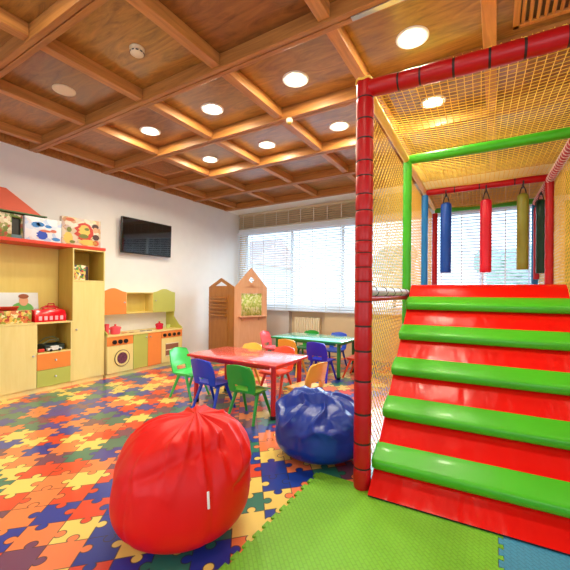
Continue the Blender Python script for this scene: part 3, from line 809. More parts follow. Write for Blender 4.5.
def make_chair(m, label):
    t = thing('child_chair', label, 'chair', (0, 0, 0), 0, 'children plastic chairs')
    # seat: dished moulded slab, sitter looks to +Y
    bm = nb(); NX, NY = 12, 12
    def zt(u, v): return .300 - .016 * (1 - (2 * u - 1) ** 2) * math.sin(PI * min(1, v * 1.1)) - .018 * max(0, v - .8) / .2 * ((v - .8) / .2)
    def wd(v): return .150 + .012 * math.sin(PI * v)
    top = [[bm.verts.new(((2 * i / NX - 1) * wd(j / NY), -.145 + .29 * j / NY, zt(i / NX, j / NY))) for i in range(NX + 1)] for j in range(NY + 1)]
    bot = [[bm.verts.new((v.co.x * .97, v.co.y, v.co.z - .016)) for v in row] for row in top]
    for j in range(NY):
        for i in range(NX):
            bm.faces.new((top[j][i], top[j][i + 1], top[j + 1][i + 1], top[j + 1][i])); bm.faces.new((bot[j][i], bot[j + 1][i], bot[j + 1][i + 1], bot[j][i + 1]))
    for i in range(NX):
        bm.faces.new((top[0][i], bot[0][i], bot[0][i + 1], top[0][i + 1])); bm.faces.new((top[NY][i], top[NY][i + 1], bot[NY][i + 1], bot[NY][i]))
    for j in range(NY):
        bm.faces.new((top[j][0], top[j + 1][0], bot[j + 1][0], bot[j][0])); bm.faces.new((top[j][NX], bot[j][NX], bot[j + 1][NX], top[j + 1][NX]))
    obj('seat', bm, m, t, ang=50)
    # backrest: curved panel with a wide slot at its foot
    bm = nb(); NX, NZ = 16, 16
    def bp(u, w_, off):
        z = .292 + .275 * w_
        hw = (.148 + .014 * math.sin(PI * min(1, w_ * 1.15))) * (1 - .10 * max(0, w_ - .55))
        if w_ > .86: hw -= .05 * ((w_ - .86) / .14) ** 2.2
        x = (2 * u - 1) * hw
        y = -.138 - .028 * w_ - .045 * w_ * w_ - .022 * (1 - (2 * u - 1) ** 2) * min(1, w_ * 2 + .1)
        return Vector((x, y + off, z - .012 * ((2 * u - 1) ** 2) * (w_ > .95)))
    F = [[bm.verts.new(bp(i / NX, j / NZ, .008)) for i in range(NX + 1)] for j in range(NZ + 1)]
    K = [[bm.verts.new(bp(i / NX, j / NZ, -.008)) for i in range(NX + 1)] for j in range(NZ + 1)]
    hole = {(j, i) for j in range(1, 4) for i in range(4, 12)}
    for j in range(NZ):
        for i in range(NX):
            if (j, i) in hole: continue
            bm.faces.new((F[j][i], F[j][i + 1], F[j + 1][i + 1], F[j + 1][i])); bm.faces.new((K[j][i], K[j + 1][i], K[j + 1][i + 1], K[j][i + 1]))
            for (dj, di, a, b) in ((-1, 0, (j, i), (j, i + 1)), (1, 0, (j + 1, i + 1), (j + 1, i)), (0, -1, (j + 1, i), (j, i)), (0, 1, (j, i + 1), (j + 1, i + 1))):
                q = (j + dj, i + di)
                if q in hole or not (0 <= q[0] < NZ and 0 <= q[1] < NX):
                    bm.faces.new((F[a[0]][a[1]], K[a[0]][a[1]], K[b[0]][b[1]], F[b[0]][b[1]]))
    obj('backrest', bm, m, t, ang=50)
    for sx_ in (-1, 1):
        for sy_ in (-1, 1):
            bm = nb()
            a = Vector((sx_ * .122, sy_ * .045 - .01, .290)); b = Vector((sx_ * .155, sy_ * .165 - .01, 0.0))
            tube(bm, [a, a.lerp(b, .12), a.lerp(b, .95), b], [.020, .0185, .0135, .0135], 12); obj('leg', bm, m, t)
        # side bracket under the seat from which both legs leave
    bm = nb()
    for sx_ in (-1, 1): box(bm, (sx_ * .122 - .014, -.11, .262), (sx_ * .122 + .014, .10, .288), .006)
    obj('under_rail', bm, m, t)
    return t
ch = make_chair(P['blue'], 'royal blue child chair at the near side of the red table')
ch.location = (-2.58, 2.815, 0); ch.rotation_euler = (0, 0, R(-4))
def chair(x, y, rz, col, label):
    m = P[col]
    return dup(ch, (x, y, 0), R(rz), label, None, {k: m for k in ('seat', 'backrest', 'leg', 'under_rail')})
chair(-2.09, 2.80, 2, 'green', 'mid green child chair at the near side of the red table')
chair(-3.135, 3.0, -86, 'lgreen', 'light green child chair at the end of the red table beside the toy kitchen')
chair(-1.69, 3.17, 80, 'yellow', 'yellow child chair between the red table and the blue bean bag')
chair(-2.30, 3.60, 178, 'coral', 'orange red child chair on the far side of the red table')
chair(-2.81, 3.62, 182, 'yellow', 'yellow child chair on the far side of the red table')
chair(-3.33, 5.14, -88, 'pinkred', 'pinkish red child chair at the end of the turquoise table by the wooden play house')
chair(-2.66, 4.64, 0, 'amber', 'amber child chair at the near side of the turquoise table')
chair(-2.15, 4.60, -2, 'violet', 'violet blue child chair at the near side of the turquoise table')
chair(-2.88, 5.52, 180, 'green', 'green child chair on the far side of the turquoise table')
chair(-2.34, 5.50, 180, 'mblue', 'blue child chair on the far side of the turquoise table')
chair(-1.78, 5.03, 90, 'coral', 'red child chair at the end of the turquoise table behind the red post')

# ------------------------------------------------------------------ wall cabinets
FX = -4.77
def local(t, p): return tuple(Vector(p) - Vector(t.location))
def part(t, name, m, lo, hi, bev=.003, parent=None): return bobj(name, m, local(t, lo), local(t, hi), parent or t, bev=bev)
def knob(t, parent, x, y, z, m=None):
    bm = nb(); lathe(bm, [(.005, 0), (.005, .012), (.012, .016), (.012, .024), (.006, .028)], 14, local(t, (x, y, z)), Matrix.Rotation(PI / 2, 3, 'Y'))
    obj('knob', bm, m or M['metal'], parent)
BX = WX + .004
cab = thing('storage_cabinet', 'long pale yellow storage cabinet with drawers and red top board', 'cabinet', (-4.96, 1.65, 0))
YA, YM, YE, YT = .42, 2.065, 2.475, 2.915
part(cab, 'plinth', M['maple'], (BX, YA, 0), (FX - .015, YE, .06))
bm = nb()
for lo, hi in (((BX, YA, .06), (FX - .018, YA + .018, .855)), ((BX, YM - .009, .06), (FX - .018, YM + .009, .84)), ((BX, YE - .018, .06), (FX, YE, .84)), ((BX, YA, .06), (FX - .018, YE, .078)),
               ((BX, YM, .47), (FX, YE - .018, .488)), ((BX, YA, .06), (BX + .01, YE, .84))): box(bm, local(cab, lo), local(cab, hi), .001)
obj('carcass', bm, M['maple_shade'], cab)
for lo, hi in (((FX - .018, YM - .009, .06), (FX - .016, YM + .009, .84)), ((FX, YE - .018, .06), (FX + .0015, YE, .84)), ((FX, YM + .009, .47), (FX + .0015, YE - .018, .488))): part(cab, 'edge_band', M['maple'], lo, hi, 0)
part(cab, 'counter', M['maple'], (BX, YA, .84), (FX + .004, YE, .862))
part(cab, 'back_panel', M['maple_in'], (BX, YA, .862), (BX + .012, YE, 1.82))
part(cab, 'side_panel', M['maple'], (BX, YA, .862), (FX - .05, YA + .018, 1.82))
part(cab, 'top_board', M['redtop'], (BX, YA, 1.822), (FX + .012, YT + .006, 1.862))
for i, (a, b) in enumerate(((YA + .002, .828), (.831, 1.237), (1.24, 1.646), (1.649, YM - .002))):
    d = part(cab, 'door', M['maple'], (FX - .018, a, .062), (FX, b, .838), .0025)
    knob(cab, d, FX, b - .045, .46)
for m_, z0, z1, c_ in ((M['orange'], .272, .468, 'orange'), (M['olive'], .062, .268, 'olive')):
    d = part(cab, 'drawer', m_, (FX - .018, YM + .003, z0), (FX, YE - .003, z1), .0025); d['label'] = c_ + ' drawer front'
    knob(cab, d, FX, (YM + YE) / 2, (z0 + z1) / 2 + .01)
tall = thing('tall_cabinet', 'tall narrow pale yellow cabinet with one door and open top niche', 'cabinet', (-4.96, 2.70, 0))
part(tall, 'plinth', M['maple'], (BX, YE + .002, 0), (FX - .015, YT, .06))
bm = nb()
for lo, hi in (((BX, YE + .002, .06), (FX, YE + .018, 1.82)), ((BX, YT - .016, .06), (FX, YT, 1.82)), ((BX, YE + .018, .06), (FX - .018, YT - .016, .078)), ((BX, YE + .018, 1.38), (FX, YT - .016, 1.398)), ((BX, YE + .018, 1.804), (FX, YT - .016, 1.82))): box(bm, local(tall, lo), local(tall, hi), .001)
obj('carcass', bm, M['maple_shade'], tall)
for lo, hi in (((FX, YE + .002, .06), (FX + .0015, YE + .018, 1.82)), ((FX, YT - .016, .06), (FX + .0015, YT, 1.82)), ((FX, YE + .018, 1.38), (FX + .0015, YT - .016, 1.398)), ((FX, YE + .018, 1.804), (FX + .0015, YT - .016, 1.82))): part(tall, 'edge_band', M['maple'], lo, hi, 0)
part(tall, 'back_panel', M['maple_shade'], (BX, YE + .018, .078), (BX + .01, YT - .016, 1.804))
d = part(tall, 'door', M['maple'], (FX - .018, YE + .019, .062), (FX, YT - .001, 1.378), .0025)
knob(tall, d, FX, YE + .045, .74)

# toys on and in the cabinets
def tagbox(name, m, lo, hi, label, cat, bev=.003, group=None, rz=0):
    c = ((lo[0] + hi[0]) / 2, (lo[1] + hi[1]) / 2, lo[2]); bm = nb()
    box(bm, [a - b for a, b in zip(lo, c)], [a - b for a, b in zip(hi, c)], bev)
    o = obj(name, bm, m); o.location = c; o.rotation_euler = (0, 0, rz); return tag(o, label, cat, group)
ZB = 1.863
# picture board: a boy in green on a light card
pc = thing('picture_book', 'large upright picture book showing a child in a green shirt', 'book', (-5.05, 1.905, .867))
RT = Matrix.Rotation(R(8), 3, 'Y')
bm = nb(); box(bm, (-.012, -.33, 0), (.006, .30, .36), .002, rot=Matrix.Rotation(R(-6), 3, 'Y'), about=(0, 0, 0)); obj('cover', bm, mat('sky_print', (216, 224, 226), .4, var=.06), pc)
def blob(bm, y, z, ry, rz_, x, n=24, sq=1.0):
    vs = [bm.verts.new((x - math.tan(R(6)) * (z + rz_ * math.sin(2 * PI * k / n)), y + ry * math.cos(2 * PI * k / n), z + rz_ * math.sin(2 * PI * k / n))) for k in range(n)]
    f = bm.faces.new(vs); r = bmesh.ops.extrude_face_region(bm, geom=[f])
    for v in r['geom']:
        if isinstance(v, bmesh.types.BMVert): v.co.x += .0015
def blobs(name, m, lst, x, parent):
    bm = nb()
    for b in lst: blob(bm, *b, x)
    return obj(name, bm, m, parent, smooth=False)
blobs('printed_shirt', mat('print_green', (104, 178, 84), .5), [(.12, .14, .125, .10)], .0072, pc)
blobs('printed_face', mat('print_skin', (226, 168, 128), .5), [(.135, .255, .05, .062)], .0095, pc)
blobs('printed_hair', mat('print_hair', (150, 78, 44), .5), [(.135, .312, .056, .03)], .012, pc)
# little toy house box with a red lid
th = thing('toy_box', 'open printed toy box with a red flap on the cabinet counter', 'toy box', (-4.90, 1.87, .863))
pm = print_material('busy_print', [(232, 200, 120), (214, 120, 70), (150, 160, 60), (246, 226, 170), (180, 60, 50), (236, 190, 90)], 34)
bm = nb(); box(bm, (-.07, -.16, 0), (.07, .16, .15), .004); obj('carton', bm, pm, th)
bm = nb(); box(bm, (-.02, -.16, .15), (.09, .03, .156), .002, rot=Matrix.Rotation(R(-32), 3, 'Y'), about=(.0, 0, .15)); obj('flap', bm, M['redtop'], th)
# red toy bags
def handbag(loc, w_, d_, h_, label, m, rz=0):
    t = thing('toy_bag', label, 'toy bag', loc, rz, 'toys on the cabinet counter')
    bm = nb(); prof = [(-d_ / 2, 0), (d_ / 2, 0), (d_ / 2 * 1.04, h_ * .5), (d_ * .32, h_ * .92), (0, h_), (-d_ * .32, h_ * .92), (-d_ / 2 * 1.04, h_ * .5)]
    n = 8; rings = []
    for i in range(n + 1):
        u = i / n; s = 1 - .10 * abs(2 * u - 1) ** 3
        rings.append([bm.verts.new((p[0] * s, -w_ / 2 + w_ * u, p[1] * s + (.004 * math.sin(u * 17) if p[1] else 0))) for p in prof])
    for a, b in zip(rings[:-1], rings[1:]):
        for k in range(len(prof)): bm.faces.new((a[k], a[(k + 1) % len(prof)], b[(k + 1) % len(prof)], b[k]))
    bm.faces.new(rings[0]); bm.faces.new(list(reversed(rings[-1]))); obj('bag_body', bm, m, t)
    tobj('handle', m, [(d_ * .2, -w_ * .2, h_ * .92), (d_ * .25, -w_ * .15, h_ * 1.15), (d_ * .25, w_ * .15, h_ * 1.15), (d_ * .2, w_ * .2, h_ * .92)], .008, t, 8)
    bm = nb()
    for k in range(5): box(bm, (d_ * .505, -w_ * .4 + k * w_ * .17, h_ * .12), (d_ * .53, -w_ * .4 + k * w_ * .17 + w_ * .1, h_ * .42), .003)
    obj('printed_patch', bm, mat('patch_print', (246, 180, 190), .4), t)
gl = mat('glossy_red_plastic', (216, 14, 30), .15, var=.05, coat=.4)
handbag((-4.89, 2.235, .863), .36, .19, .17, 'shiny red toy bag at the front of the cabinet counter', gl)
handbag((-5.07, 2.345, .863), .22, .10, .19, 'taller red toy bag standing behind the shiny red bag', mat('red_plastic', (196, 30, 36), .3))
# niche toys
tn = thing('toy_tray', 'dark tray of small toy parts in the open cabinet shelf', 'toy tray', (-4.975, 2.31, .489))
bm = nb()
for lo, hi in (((-.12, -.12, 0), (.12, .12, .01)), ((-.12, -.12, 0), (-.11, .12, .07)), ((.11, -.12, 0), (.12, .12, .07)), ((-.12, -.12, 0), (.12, -.11, .07)), ((-.12, .11, 0), (.12, .12, .07))): box(bm, lo, hi, .002)
obj('tray', bm, mat('dark_teal_plastic', (52, 66, 62), .4), tn)
bm = nb(); tube(bm, [(-.05 + .0, -.11, .10), (-.02, -.06, .15), (0, .02, .165), (.0, .10, .12)], .008, 8); tube(bm, [(.02, -.1, .08), (.03, -.02, .13), (.03, .08, .11)], .007, 8); obj('hose', bm, mat('grey_green_plastic', (120, 132, 96), .4), tn)
tc_ = thing('toy_car', 'small white and grey toy vehicle on the open cabinet shelf', 'toy car', (-4.80, 2.27, .489), 0)
bm = nb(); box(bm, (-.03, -.08, .012), (.03, .08, .04), .006); box(bm, (-.025, -.04, .04), (.025, .05, .065), .008); obj('body', bm, mat('white_toy', (226, 222, 214), .3), tc_)
for a in (-.05, .05):
    for b in (-.032, .032):
        bm = nb(); lathe(bm, [(.016, -.006), (.016, .006)], 14, (b, a, .016), Matrix.Rotation(PI / 2, 3, 'Y')); obj('wheel', bm, M['black'], tc_)
tagbox('toy_block', M['redtop'], (-4.83, 2.09, .489), (-4.785, 2.16, .53), 'small red toy block on the open cabinet shelf', 'toy', .01)
# niche of the tall cabinet
pm2 = print_material('niche_print', [(236, 222, 110), (214, 204, 90), (90, 150, 70), (240, 230, 190), (60, 66, 90), (196, 70, 50), (222, 170, 110)], 36)
tagbox('game_box', pm2, (-4.93, 2.51, 1.399), (-4.80, 2.66, 1.60), 'small printed game box in the top niche of the tall cabinet', 'game box')
tagbox('game_box', mat('dark_card', (60, 44, 40), .5), (-4.99, 2.665, 1.399), (-4.84, 2.72, 1.59), 'slim dark box beside the game box in the tall cabinet niche', 'game box')
tagbox('toy_jar', M['olive'], (-5.05, 2.52, 1.399), (-4.97, 2.60, 1.66), 'green and dark toy behind the game box in the tall niche', 'toy', .02)

# toy house with red roof and boxed toys on the red board
ty = thing('doll_house', 'toy doll house with a salmon pyramid roof on the red board', 'doll house', (-5.0, 1.786, ZB))
bm = nb()
box(bm, (-.12, -.17, 0), (.10, .06, .30), .003); box(bm, (-.12, .160, 0), (.10, .171, .30), .002); box(bm, (-.12, .06, 0), (.10, .16, .055), .002); box(bm, (-.12, .06, .26), (.10, .16, .30), .002)
obj('wall', bm, print_material('house_print', [(150, 150, 80), (206, 190, 150), (110, 130, 60), (222, 210, 180), (176, 90, 70)], 26), ty)
bobj('doorway', M['black'], (-.115, .06, .055), (.06, .16, .26), ty, bev=0)
bobj('door_frame', mat('door_print', (90, 120, 130), .5), (.10, .056, .01), (.103, .164, .055), ty, bev=0)
bm = nb()
b4 = [bm.verts.new(p) for p in ((.14, -.35, .325), (.14, .35, .325), (-.13, .35, .325), (-.13, -.35, .325))]; ap = [bm.verts.new(p) for p in ((.02, -.03, .605), (.02, .03, .605))]
bm.faces.new(b4); bm.faces.new((b4[0], b4[1], ap[1], ap[0])); bm.faces.new((b4[1], b4[2], ap[1])); bm.faces.new((b4[2], b4[3], ap[0], ap[1])); bm.faces.new((b4[3], b4[0], ap[0]))
obj('roof', bm, M['salmon'], ty, smooth=False)
bobj('eaves', mat('eaves_green', (70, 110, 60), .5), (-.13, -.42, .310), (.145, .42, .325), ty, bev=.002)
bx1 = thing('boxed_toy', 'white toy carton with blue pictures on the red board', 'toy box', (-4.92, 2.175, ZB))
bm = nb(); box(bm, (-.05, -.207, 0), (.05, .207, .300), .003); obj('carton', bm, print_material('white_card_print', [(232, 236, 244), (214, 224, 240), (236, 238, 242), (190, 208, 236), (232, 232, 236), (224, 216, 220)], 16), bx1)
def front_blobs(name, rgb, lst, parent, x):
    for y, z, a, b in lst:
        bm = nb()
        vs = [bm.verts.new((x, y + a * math.cos(2 * PI * k / 20) * (1 + .2 * math.sin(3 * k)), z + b * math.sin(2 * PI * k / 20))) for k in range(20)]
        f = bm.faces.new(vs); r = bmesh.ops.extrude_face_region(bm, geom=[f])
        for v in r['geom']:
            if isinstance(v, bmesh.types.BMVert): v.co.x += .0012
        obj(name, bm, mat('print_' + name, rgb, .4), parent, smooth=False)
front_blobs('printed_picture', (52, 130, 204), [(-.09, .205, .05, .034), (-.04, .215, .045, .028), (.14, .05, .05, .022), (.05, .20, .04, .02)], bx1, .05)
front_blobs('printed_picture', (30, 74, 190), [(-.02, .085, .06, .055)], bx1, .0512)
front_blobs('printed_picture', (206, 110, 80), [(.02, .14, .07, .014), (.11, .15, .035, .02)], bx1, .0524)
bx2 = thing('boxed_toy', 'beige toy carton with round red and yellow pictures on the red board', 'toy box', (-4.90, 2.645, ZB))
RZ2 = R(-8)
bx2.rotation_euler = (0, 0, RZ2)
bm = nb(); box(bm, (-.045, -.245, 0), (.045, .245, .38), .003); obj('carton', bm, print_material('beige_card_print', [(222, 206, 184), (208, 188, 160), (226, 214, 196), (196, 150, 110), (214, 200, 150), (200, 176, 168)], 16), bx2)
front_blobs('printed_picture', (196, 52, 40), [(.03, .20, .115, .125)], bx2, .045)
front_blobs('printed_picture', (226, 190, 90), [(.03, .215, .07, .08), (.08, .06, .11, .04), (-.17, .10, .055, .075)], bx2, .0462)
front_blobs('printed_picture', (110, 120, 50), [(.02, .14, .06, .03), (-.16, .21, .03, .035), (-.12, .05, .035, .02), (.06, .24, .03, .02)], bx2, .0474)
front_blobs('printed_picture', (70, 40, 40), [(.17, .29, .045, .035), (.18, .14, .045, .04)], bx2, .0462)
front_blobs('printed_picture', (226, 168, 130), [(.172, .24, .032, .04)], bx2, .0474)
front_blobs('printed_picture', (200, 96, 60), [(-.15, .345, .055, .024), (.18, .06, .04, .04)], bx2, .0462)

# ------------------------------------------------------------------ toy kitchen
kt = thing('toy_kitchen', 'wooden toy kitchen with washing machine oven and upper cupboards', 'toy kitchen', (-4.94, 3.63, 0))
KX, K0, K1 = -4.74, 2.94, 4.33
def kp(name, m, lo, hi, bev=.003, parent=None): return part(kt, name, m, lo, hi, bev, parent)
kp('base', M['maple'], (BX + .02, K0, 0), (KX - .02, K1, .05))
bm = nb()
for lo, hi in (((BX, K0, .05), (KX - .016, K0 + .018, .59)), ((BX, K1 - .018, .05), (KX - .002, K1, .59)), ((BX, K0, .05), (KX - .016, K1, .066)), ((BX, K0, .05), (BX + .01, K1, .59)), ((BX, K0 + .42, .06), (KX - .016, K0 + .436, .59)), ((BX, K0 + .94, .06), (KX - .016, K0 + .956, .59))): box(bm, local(kt, lo), local(kt, hi), .001)
obj('carcass', bm, M['maple'], kt)
kp('worktop', M['maple'], (BX, K0, .59), (KX + .012, K1 + .006, .612))
f = kp('washer_panel', M['maple'], (KX - .016, K0 + .002, .06), (KX, K0 + .418, .455))
def ring(name, m, y, z, r0, r1, x0, x1, parent, seg=32):
    bm = nb(); lathe(bm, [(r0, x0), (r1, x0), (r1, x1), (r0, x1)], seg, local(kt, (KX, y, z)), Matrix.Rotation(PI / 2, 3, 'Y'), loop=r0 > .01); return obj(name, bm, m, parent)
yc, zc = K0 + .235, .265
ring('porthole_ring', M['maple'], yc, zc, .085, .118, .0, .008, f)
ring('porthole_glass', mat('purple_print', (110, 60, 80), .3, var=.4, vscale=24), yc, zc, .001, .084, .0, .005, f)
ring('porthole_trim', M['dark'], yc, zc, .114, .122, .0, .009, f)
f = kp('washer_controls', M['orange'], (KX - .016, K0 + .002, .458), (KX, K0 + .418, .588))
for k in range(3): ring('dial', M['black'], K0 + .11 + .09 * k, .51, .001, .032, 0, .02, f, 20)
d = kp('door', M['olive'], (KX - .016, K0 + .424, .06), (KX, K0 + .682, .588)); d['label'] = 'olive cupboard door'; knob(kt, d, KX, K0 + .645, .53)
d = kp('door', M['orange'], (KX - .016, K0 + .686, .06), (KX, K0 + .944, .588)); d['label'] = 'orange cupboard door'; knob(kt, d, KX, K0 + .72, .53)
f = kp('oven_panel', M['maple'], (KX - .016, K0 + .95, .06), (KX, K1 - .002, .47))
kp('oven_window', mat('oven_brown', (150, 96, 70), .3), (KX, K0 + 1.03, .17), (KX + .006, K0 + 1.30, .38), .002, f)
for z in (.27, .375, .172): kp('oven_bar', M['cream'], (KX + .006, K0 + 1.03, z - .008), (KX + .012, K0 + 1.30, z + .008), .002, f)
f = kp('oven_controls', M['orange'], (KX - .016, K0 + .95, .473), (KX, K1 - .002, .588))
for k in range(4): ring('dial', M['black'], K0 + 1.005 + .10 * k, .525, .001, .028, 0, .02, f, 20)
UX = -4.93
kp('back_panel', M['maple'], (BX, K0 + .02, .612), (BX + .006, K1 - .02, .92)).data.materials[0] = M['white']
def arch(y0, y1, z0, z1, pk):
    n = 20; pts = [(y0, z0), (y1, z0), (y1, z1 - .01)]
    for i in range(n + 1):
        u = i / n; y = y1 - .02 - (y1 - y0 - .04) * u
        pts.append((y, z1 + pk * math.sin(PI * u) ** 2))
    pts.append((y0, z1 - .01)); return pts
def kpoly(name, m, pts, x0, x1, parent=None):
    bm = nb(); o = kt.location; prism(bm, [(p[0] - o.y, p[1] - o.z) for p in pts], 'x', x0 - o.x, x1 - o.x); return obj(name, bm, m, parent or kt, smooth=False)
bm = nb()
for lo, hi in (((BX, K0 + .0, .90), (UX - .016, K0 + .016, 1.24)), ((BX, K0 + .42, .90), (UX - .002, K0 + .436, 1.235)), ((BX, K0 + .92, .90), (UX - .002, K0 + .936, 1.235)), ((BX, K1 - .016, .90), (UX - .016, K1, 1.24)), ((BX, K0, .90), (UX - .002, K1, .916)), ((BX, K0, 1.222), (UX - .002, K1, 1.238)), ((BX, K0 + .42, .90), (BX + .008, K0 + .94, 1.235))): box(bm, local(kt, lo), local(kt, hi), .001)
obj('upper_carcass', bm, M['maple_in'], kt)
d = kpoly('door', M['orange'], arch(K0, K0 + .428, .902, 1.245, .055), UX - .016, UX); d['label'] = 'orange arched upper door'; knob(kt, d, UX, K0 + .385, 1.08)
d = kpoly('door', M['olive'], arch(K0 + .926, K1, .902, 1.245, .055), UX - .016, UX); d['label'] = 'olive arched upper door'; knob(kt, d, UX, K0 + .965, 1.10)
# scooped side panel joining worktop and upper cupboard
o = kt.location
def side(y0, y1):
    pts = [(BX, .612), (KX + .0, .612), (KX - .005, .64), (KX - .08, .68), (KX - .14, .74), (UX - .02, .82), (UX - .01, .90), (BX, .90)]
    bm = nb(); prism(bm, [(p[0] - o.x, p[1] - o.z) for p in pts], 'y', y0 - o.y, y1 - o.y); return obj('side_panel', bm, M['olive'], kt, smooth=False)
side(K1 - .017, K1); side(K0, K0 + .017)
# toy pots
def pot(x, y, r_, h_, m, label, lid=True, name='toy_pot'):
    t = thing(name, label, 'toy pot', (x, y, .6125), 0, 'toy cookware on the kitchen worktop')
    bm = nb(); lathe(bm, [(r_ * .85, 0), (r_, .01), (r_ * 1.02, h_), (r_ * .95, h_), (r_ * .9, .012)], 24); obj('pot_body', bm, m, t)
    bm = nb(); tube(bm, [(0, -r_ * .98, h_ * .75), (0, -r_ * 1.3, h_ * .8), (0, -r_ * 1.3, h_ * .95), (0, -r_, h_ * .95)], .007, 8); tube(bm, [(0, r_ * .98, h_ * .75), (0, r_ * 1.3, h_ * .8), (0, r_ * 1.3, h_ * .95), (0, r_, h_ * .95)], .007, 8); obj('handle', bm, m, t)
    if lid:
        bm = nb(); lathe(bm, [(r_ * 1.03, h_), (r_ * 1.0, h_ + .008), (r_ * .4, h_ + .02), (.012, h_ + .022), (.016, h_ + .045), (.002, h_ + .048)], 24); obj('lid', bm, m, t)
pot(-4.86, 3.14, .07, .10, M['pink'], 'pink lidded toy pot on the kitchen worktop')
def cup(x, y, r_, h_, m, label):
    bm = nb(); lathe(bm, [(r_ * .8, 0), (r_, h_), (r_ * .9, h_), (r_ * .7, .006)], 20); o_ = obj('toy_cup', bm, m); o_.location = (x, y, .6125); tag(o_, label, 'toy cup')
cup(-4.84, 2.995, .032, .16, M['pink'], 'tall pink toy beaker at the kitchen end next to the tall cabinet')
pot(-4.92, 3.985, .06, .085, mat('cherry_plastic', (206, 24, 60), .25), 'cherry red toy kettle on the worktop above the oven', True, 'toy_kettle')
cup(-4.95, 4.20, .04, .06, mat('lime_plastic', (190, 214, 120), .3), 'pale green toy cup beside the cherry red kettle')
for i, (y, c_) in enumerate(((3.29, (232, 170, 120)), (3.36, (226, 190, 150)))):
    bm = nb(); lathe(bm, [(.03, 0), (.05, .012), (.046, .014), (.02, .006)], 20); o_ = obj('toy_plate', bm, mat('plate_%d' % i, c_, .4)); o_.location = (-4.86 + .03 * i, y + .03 * i, .6125)
    tag(o_, ('peach', 'cream')[i] + ' toy plate on the kitchen worktop near the pink pot', 'toy plate')
sk = thing('toy_hob', 'black toy hob set on the middle of the kitchen worktop', 'toy hob', (-4.86, 3.66, .6125))
bm = nb(); box(bm, (-.10, -.12, 0), (.10, .12, .006), .002); obj('hob_plate', bm, M['cream'], sk)
for yy in (-.06, .06):
    bm = nb(); lathe(bm, [(.045, .006), (.045, .011), (.001, .012)], 24, (0.02, yy, 0)); obj('burner', bm, M['black'], sk)

# ------------------------------------------------------------------ television
tv = thing('television', 'flat black television mounted on the white wall', 'television', (WX + .006, 3.835, 2.155), 0)
rt_ = Matrix.Rotation(R(1.6), 3, 'Y')
bm = nb(); box(bm, (.075, -.49, -.285), (.11, .49, .285), .008, rot=rt_, about=(.09, 0, 0)); obj('casing', bm, M['black'], tv)
bm = nb(); box(bm, (.1095, -.478, -.268), (.1115, .478, .274), 0, rot=rt_, about=(.09, 0, 0)); obj('screen', bm, M['screen'], tv)
bm = nb(); box(bm, (0, -.16, -.14), (.015, .16, .14), .003); box(bm, (.01, -.04, -.05), (.08, .04, .05), .003); obj('wall_bracket', bm, M['black'], tv)

# ------------------------------------------------------------------ folding wooden play house
H_ = Vector((-4.24, 5.15, 0)); Lp = Vector((-5.02, 5.30, 0)); Rp = Vector((-3.94, 5.80, 0))
ph = thing('play_house_screen', 'folding wooden play house screen with a curtained window', 'play house', tuple(H_))
def panel(name, A, B, ze, za, m, apex_u=.5, holes=(), parent=ph, th=.018):
    """upright board from A to B (world) with gable top; local frame u along, z up"""
    A, B = A - H_, B - H_; d = (B - A); ln = d.length; d.normalize(); nrm = Vector((d.y, -d.x, 0))
    bm = nb()
    def pt(u, z, t): return A + d * u + Vector((0, 0, z)) + nrm * t
    def slab(poly):
        f = [bm.verts.new(pt(u, z, th / 2)) for u, z in poly]; k = [bm.verts.new(pt(u, z, -th / 2)) for u, z in poly]
        bm.faces.new(f); bm.faces.new(list(reversed(k))); n = len(poly)
        for i in range(n): bm.faces.new((f[i], k[i], k[(i + 1) % n], f[(i + 1) % n]))
    ap = apex_u * ln
    if not holes: slab([(0, 0), (ln, 0), (ln, ze), (ap, za), (0, ze)])
    else:
        (u0, u1, z0, z1), (v0, v1, y0, y1) = holes
        slab([(0, 0), (ln, 0), (ln, z0), (0, z0)]); slab([(0, z0), (u0, z0), (u0, z1), (0, z1)]); slab([(u1, z0), (ln, z0), (ln, z1), (u1, z1)])
        zm = (y0 + y1) / 2; vm = (v0 + v1) / 2
        slab([(0, z1), (ln, z1), (ln, ze), (v1, ze + .02), (vm, y0), (v0, ze + .02), (0, ze)]) if y0 > ze + .02 else None
        slab([(0, z1), (ln, z1), (ln, ze), (vm, ze), (0, ze)]) if y0 <= ze + .02 else None
        f = lambda z: ze + 0 * z
        slab([(0, ze), (v0, ze), (v0, zm), (ap, y1), (ap, za)][:0] or [(0, ze), (vm, ze), (vm, y0), (v0, zm), (vm, y1), (ap, za)])
        slab([(vm, ze), (ln, ze), (ap, za), (vm, y1), (v1, zm), (vm, y0)])
    return obj(name, bm, m, parent, smooth=False), (A, d, nrm, ln)
lw = (Lp - H_).length; rw = (Rp - H_).length
A1 = Lp - H_; d1 = (H_ - Lp).normalized(); n1 = Vector((d1.y, -d1.x, 0)); l1 = lw
bm = nb()
def slab1(poly):
    f = [bm.verts.new(A1 + d1 * (u * l1) + Vector((0, 0, z)) + n1 * .009) for u, z in poly]; k = [bm.verts.new(A1 + d1 * (u * l1) + Vector((0, 0, z)) - n1 * .009) for u, z in poly]
    bm.faces.new(f); bm.faces.new(list(reversed(k))); n = len(poly)
    for i in range(n): bm.faces.new((f[i], k[i], k[(i + 1) % n], f[(i + 1) % n]))
slab1([(0, 0), (1, 0), (1, 1.355), (0, 1.355)])
slab1([(0, 1.355), (.26, 1.375), (.5, 1.465), (.5, 1.53)]); slab1([(1, 1.355), (.5, 1.53), (.5, 1.465), (.74, 1.375)]); slab1([(0, 1.355), (1, 1.355), (.74, 1.375), (.26, 1.375)])
pl = obj('screen_panel', bm, M['pw_dark'], ph, smooth=False)
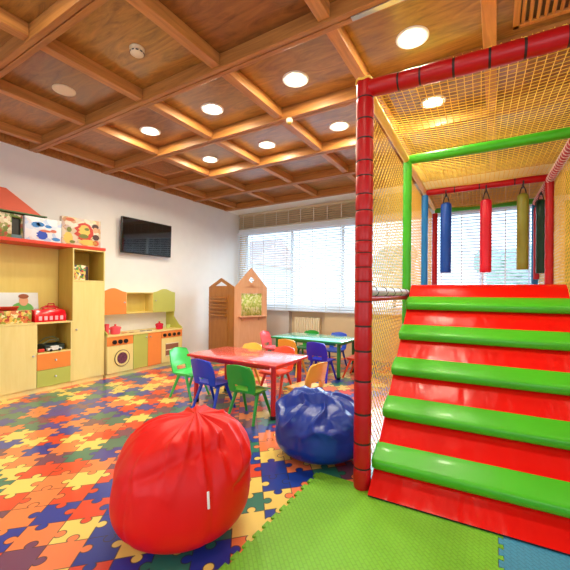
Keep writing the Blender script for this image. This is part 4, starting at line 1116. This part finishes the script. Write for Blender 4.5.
pr_, (A2, d2, n2, l2) = panel('screen_panel', H_, Rp, 1.345, 1.735, M['pw_frame'], .5, ((.20 * rw, .84 * rw, .80, 1.23), (.42 * rw, .60 * rw, 1.43, 1.56)))
def along(A, d, nrm, u0, u1, z0, z1, t0, t1, name, m, parent, bev=.003):
    bm = nb(); vs = box(bm, (u0, t0, z0), (u1, t1, z1), bev)
    for v in bm.verts: v.co = A + d * v.co.x + nrm * v.co.y + Vector((0, 0, v.co.z))
    return obj(name, bm, m, parent)
for z in (.87, .98, 1.10, 1.02 + .0, .75):
    pass
for z in (.78, .92, 1.06): 
    along(A1, d1, n1, .08 * l1, .74 * l1, z, z + .03, .009, .06, 'slat_shelf', M['pw_dark'], pl)
    along(A1, d1, n1, .08 * l1, .74 * l1, z + .07, z + .095, .04, .06, 'slat_shelf', M['pw_dark'], pl)
along(A1, d1, n1, .76 * l1, .79 * l1, .1, 1.20, .009, .016, 'batten', M['pw_dark'], pl)
along(A2, d2, n2, .10 * rw, .93 * rw, .775, .80, .0, .10, 'window_shelf', M['pw_frame'], pr_)
for u in (.22, .74):
    bm = nb(); a_ = A2 + d2 * (u * rw)
    f_ = [bm.verts.new(a_ + n2 * t + d2 * w_ + Vector((0, 0, z))) for w_ in (-.012, .012) for t, z in ((.009, .775), (.085, .775), (.06, .74), (.009, .70))]
    bm.faces.new(f_[:4]); bm.faces.new(list(reversed(f_[4:])))
    for i in range(4): bm.faces.new((f_[i], f_[4 + i], f_[4 + (i + 1) % 4], f_[(i + 1) % 4]))
    obj('shelf_bracket', bm, M['pw_frame'], pr_, smooth=False)
bm = nb(); n = 40
f_, k_ = [], []
for j in range(2):
    z = (.80, 1.23)[j]
    f_.append([bm.verts.new(A2 + d2 * ((.20 + .64 * i / n) * rw) + n2 * (-.014 + .007 * math.sin(i * 1.3)) + Vector((0, 0, z))) for i in range(n + 1)])
for i in range(n): bm.faces.new((f_[0][i], f_[0][i + 1], f_[1][i + 1], f_[1][i]))
cu = obj('curtain', bm, M['curtain'], pr_)
so = cu.modifiers.new('thick', 'SOLIDIFY'); so.thickness = .003

# label of the red bean bag sits on its camera-facing side: find the surface by ray
bpy.context.view_layer.update()
cov = [c for c in kids(rb) if c.name.startswith('cover')][0]
dv = Vector((rx * ((208 - 285) / FPX) - ry * ((500 - 292.75) / FPX) + fw)).normalized()
org = Vector((0, 0, EYE)) - Vector(rb.location)
hit, loc, nor, _ = cov.ray_cast(org, dv)
if hit:
    lb.location = loc + nor * .004
    lb.rotation_euler = (R(90) * 0, 0, 0)
    q = nor.to_track_quat('-Y', 'Z'); lb.rotation_euler = q.to_euler()
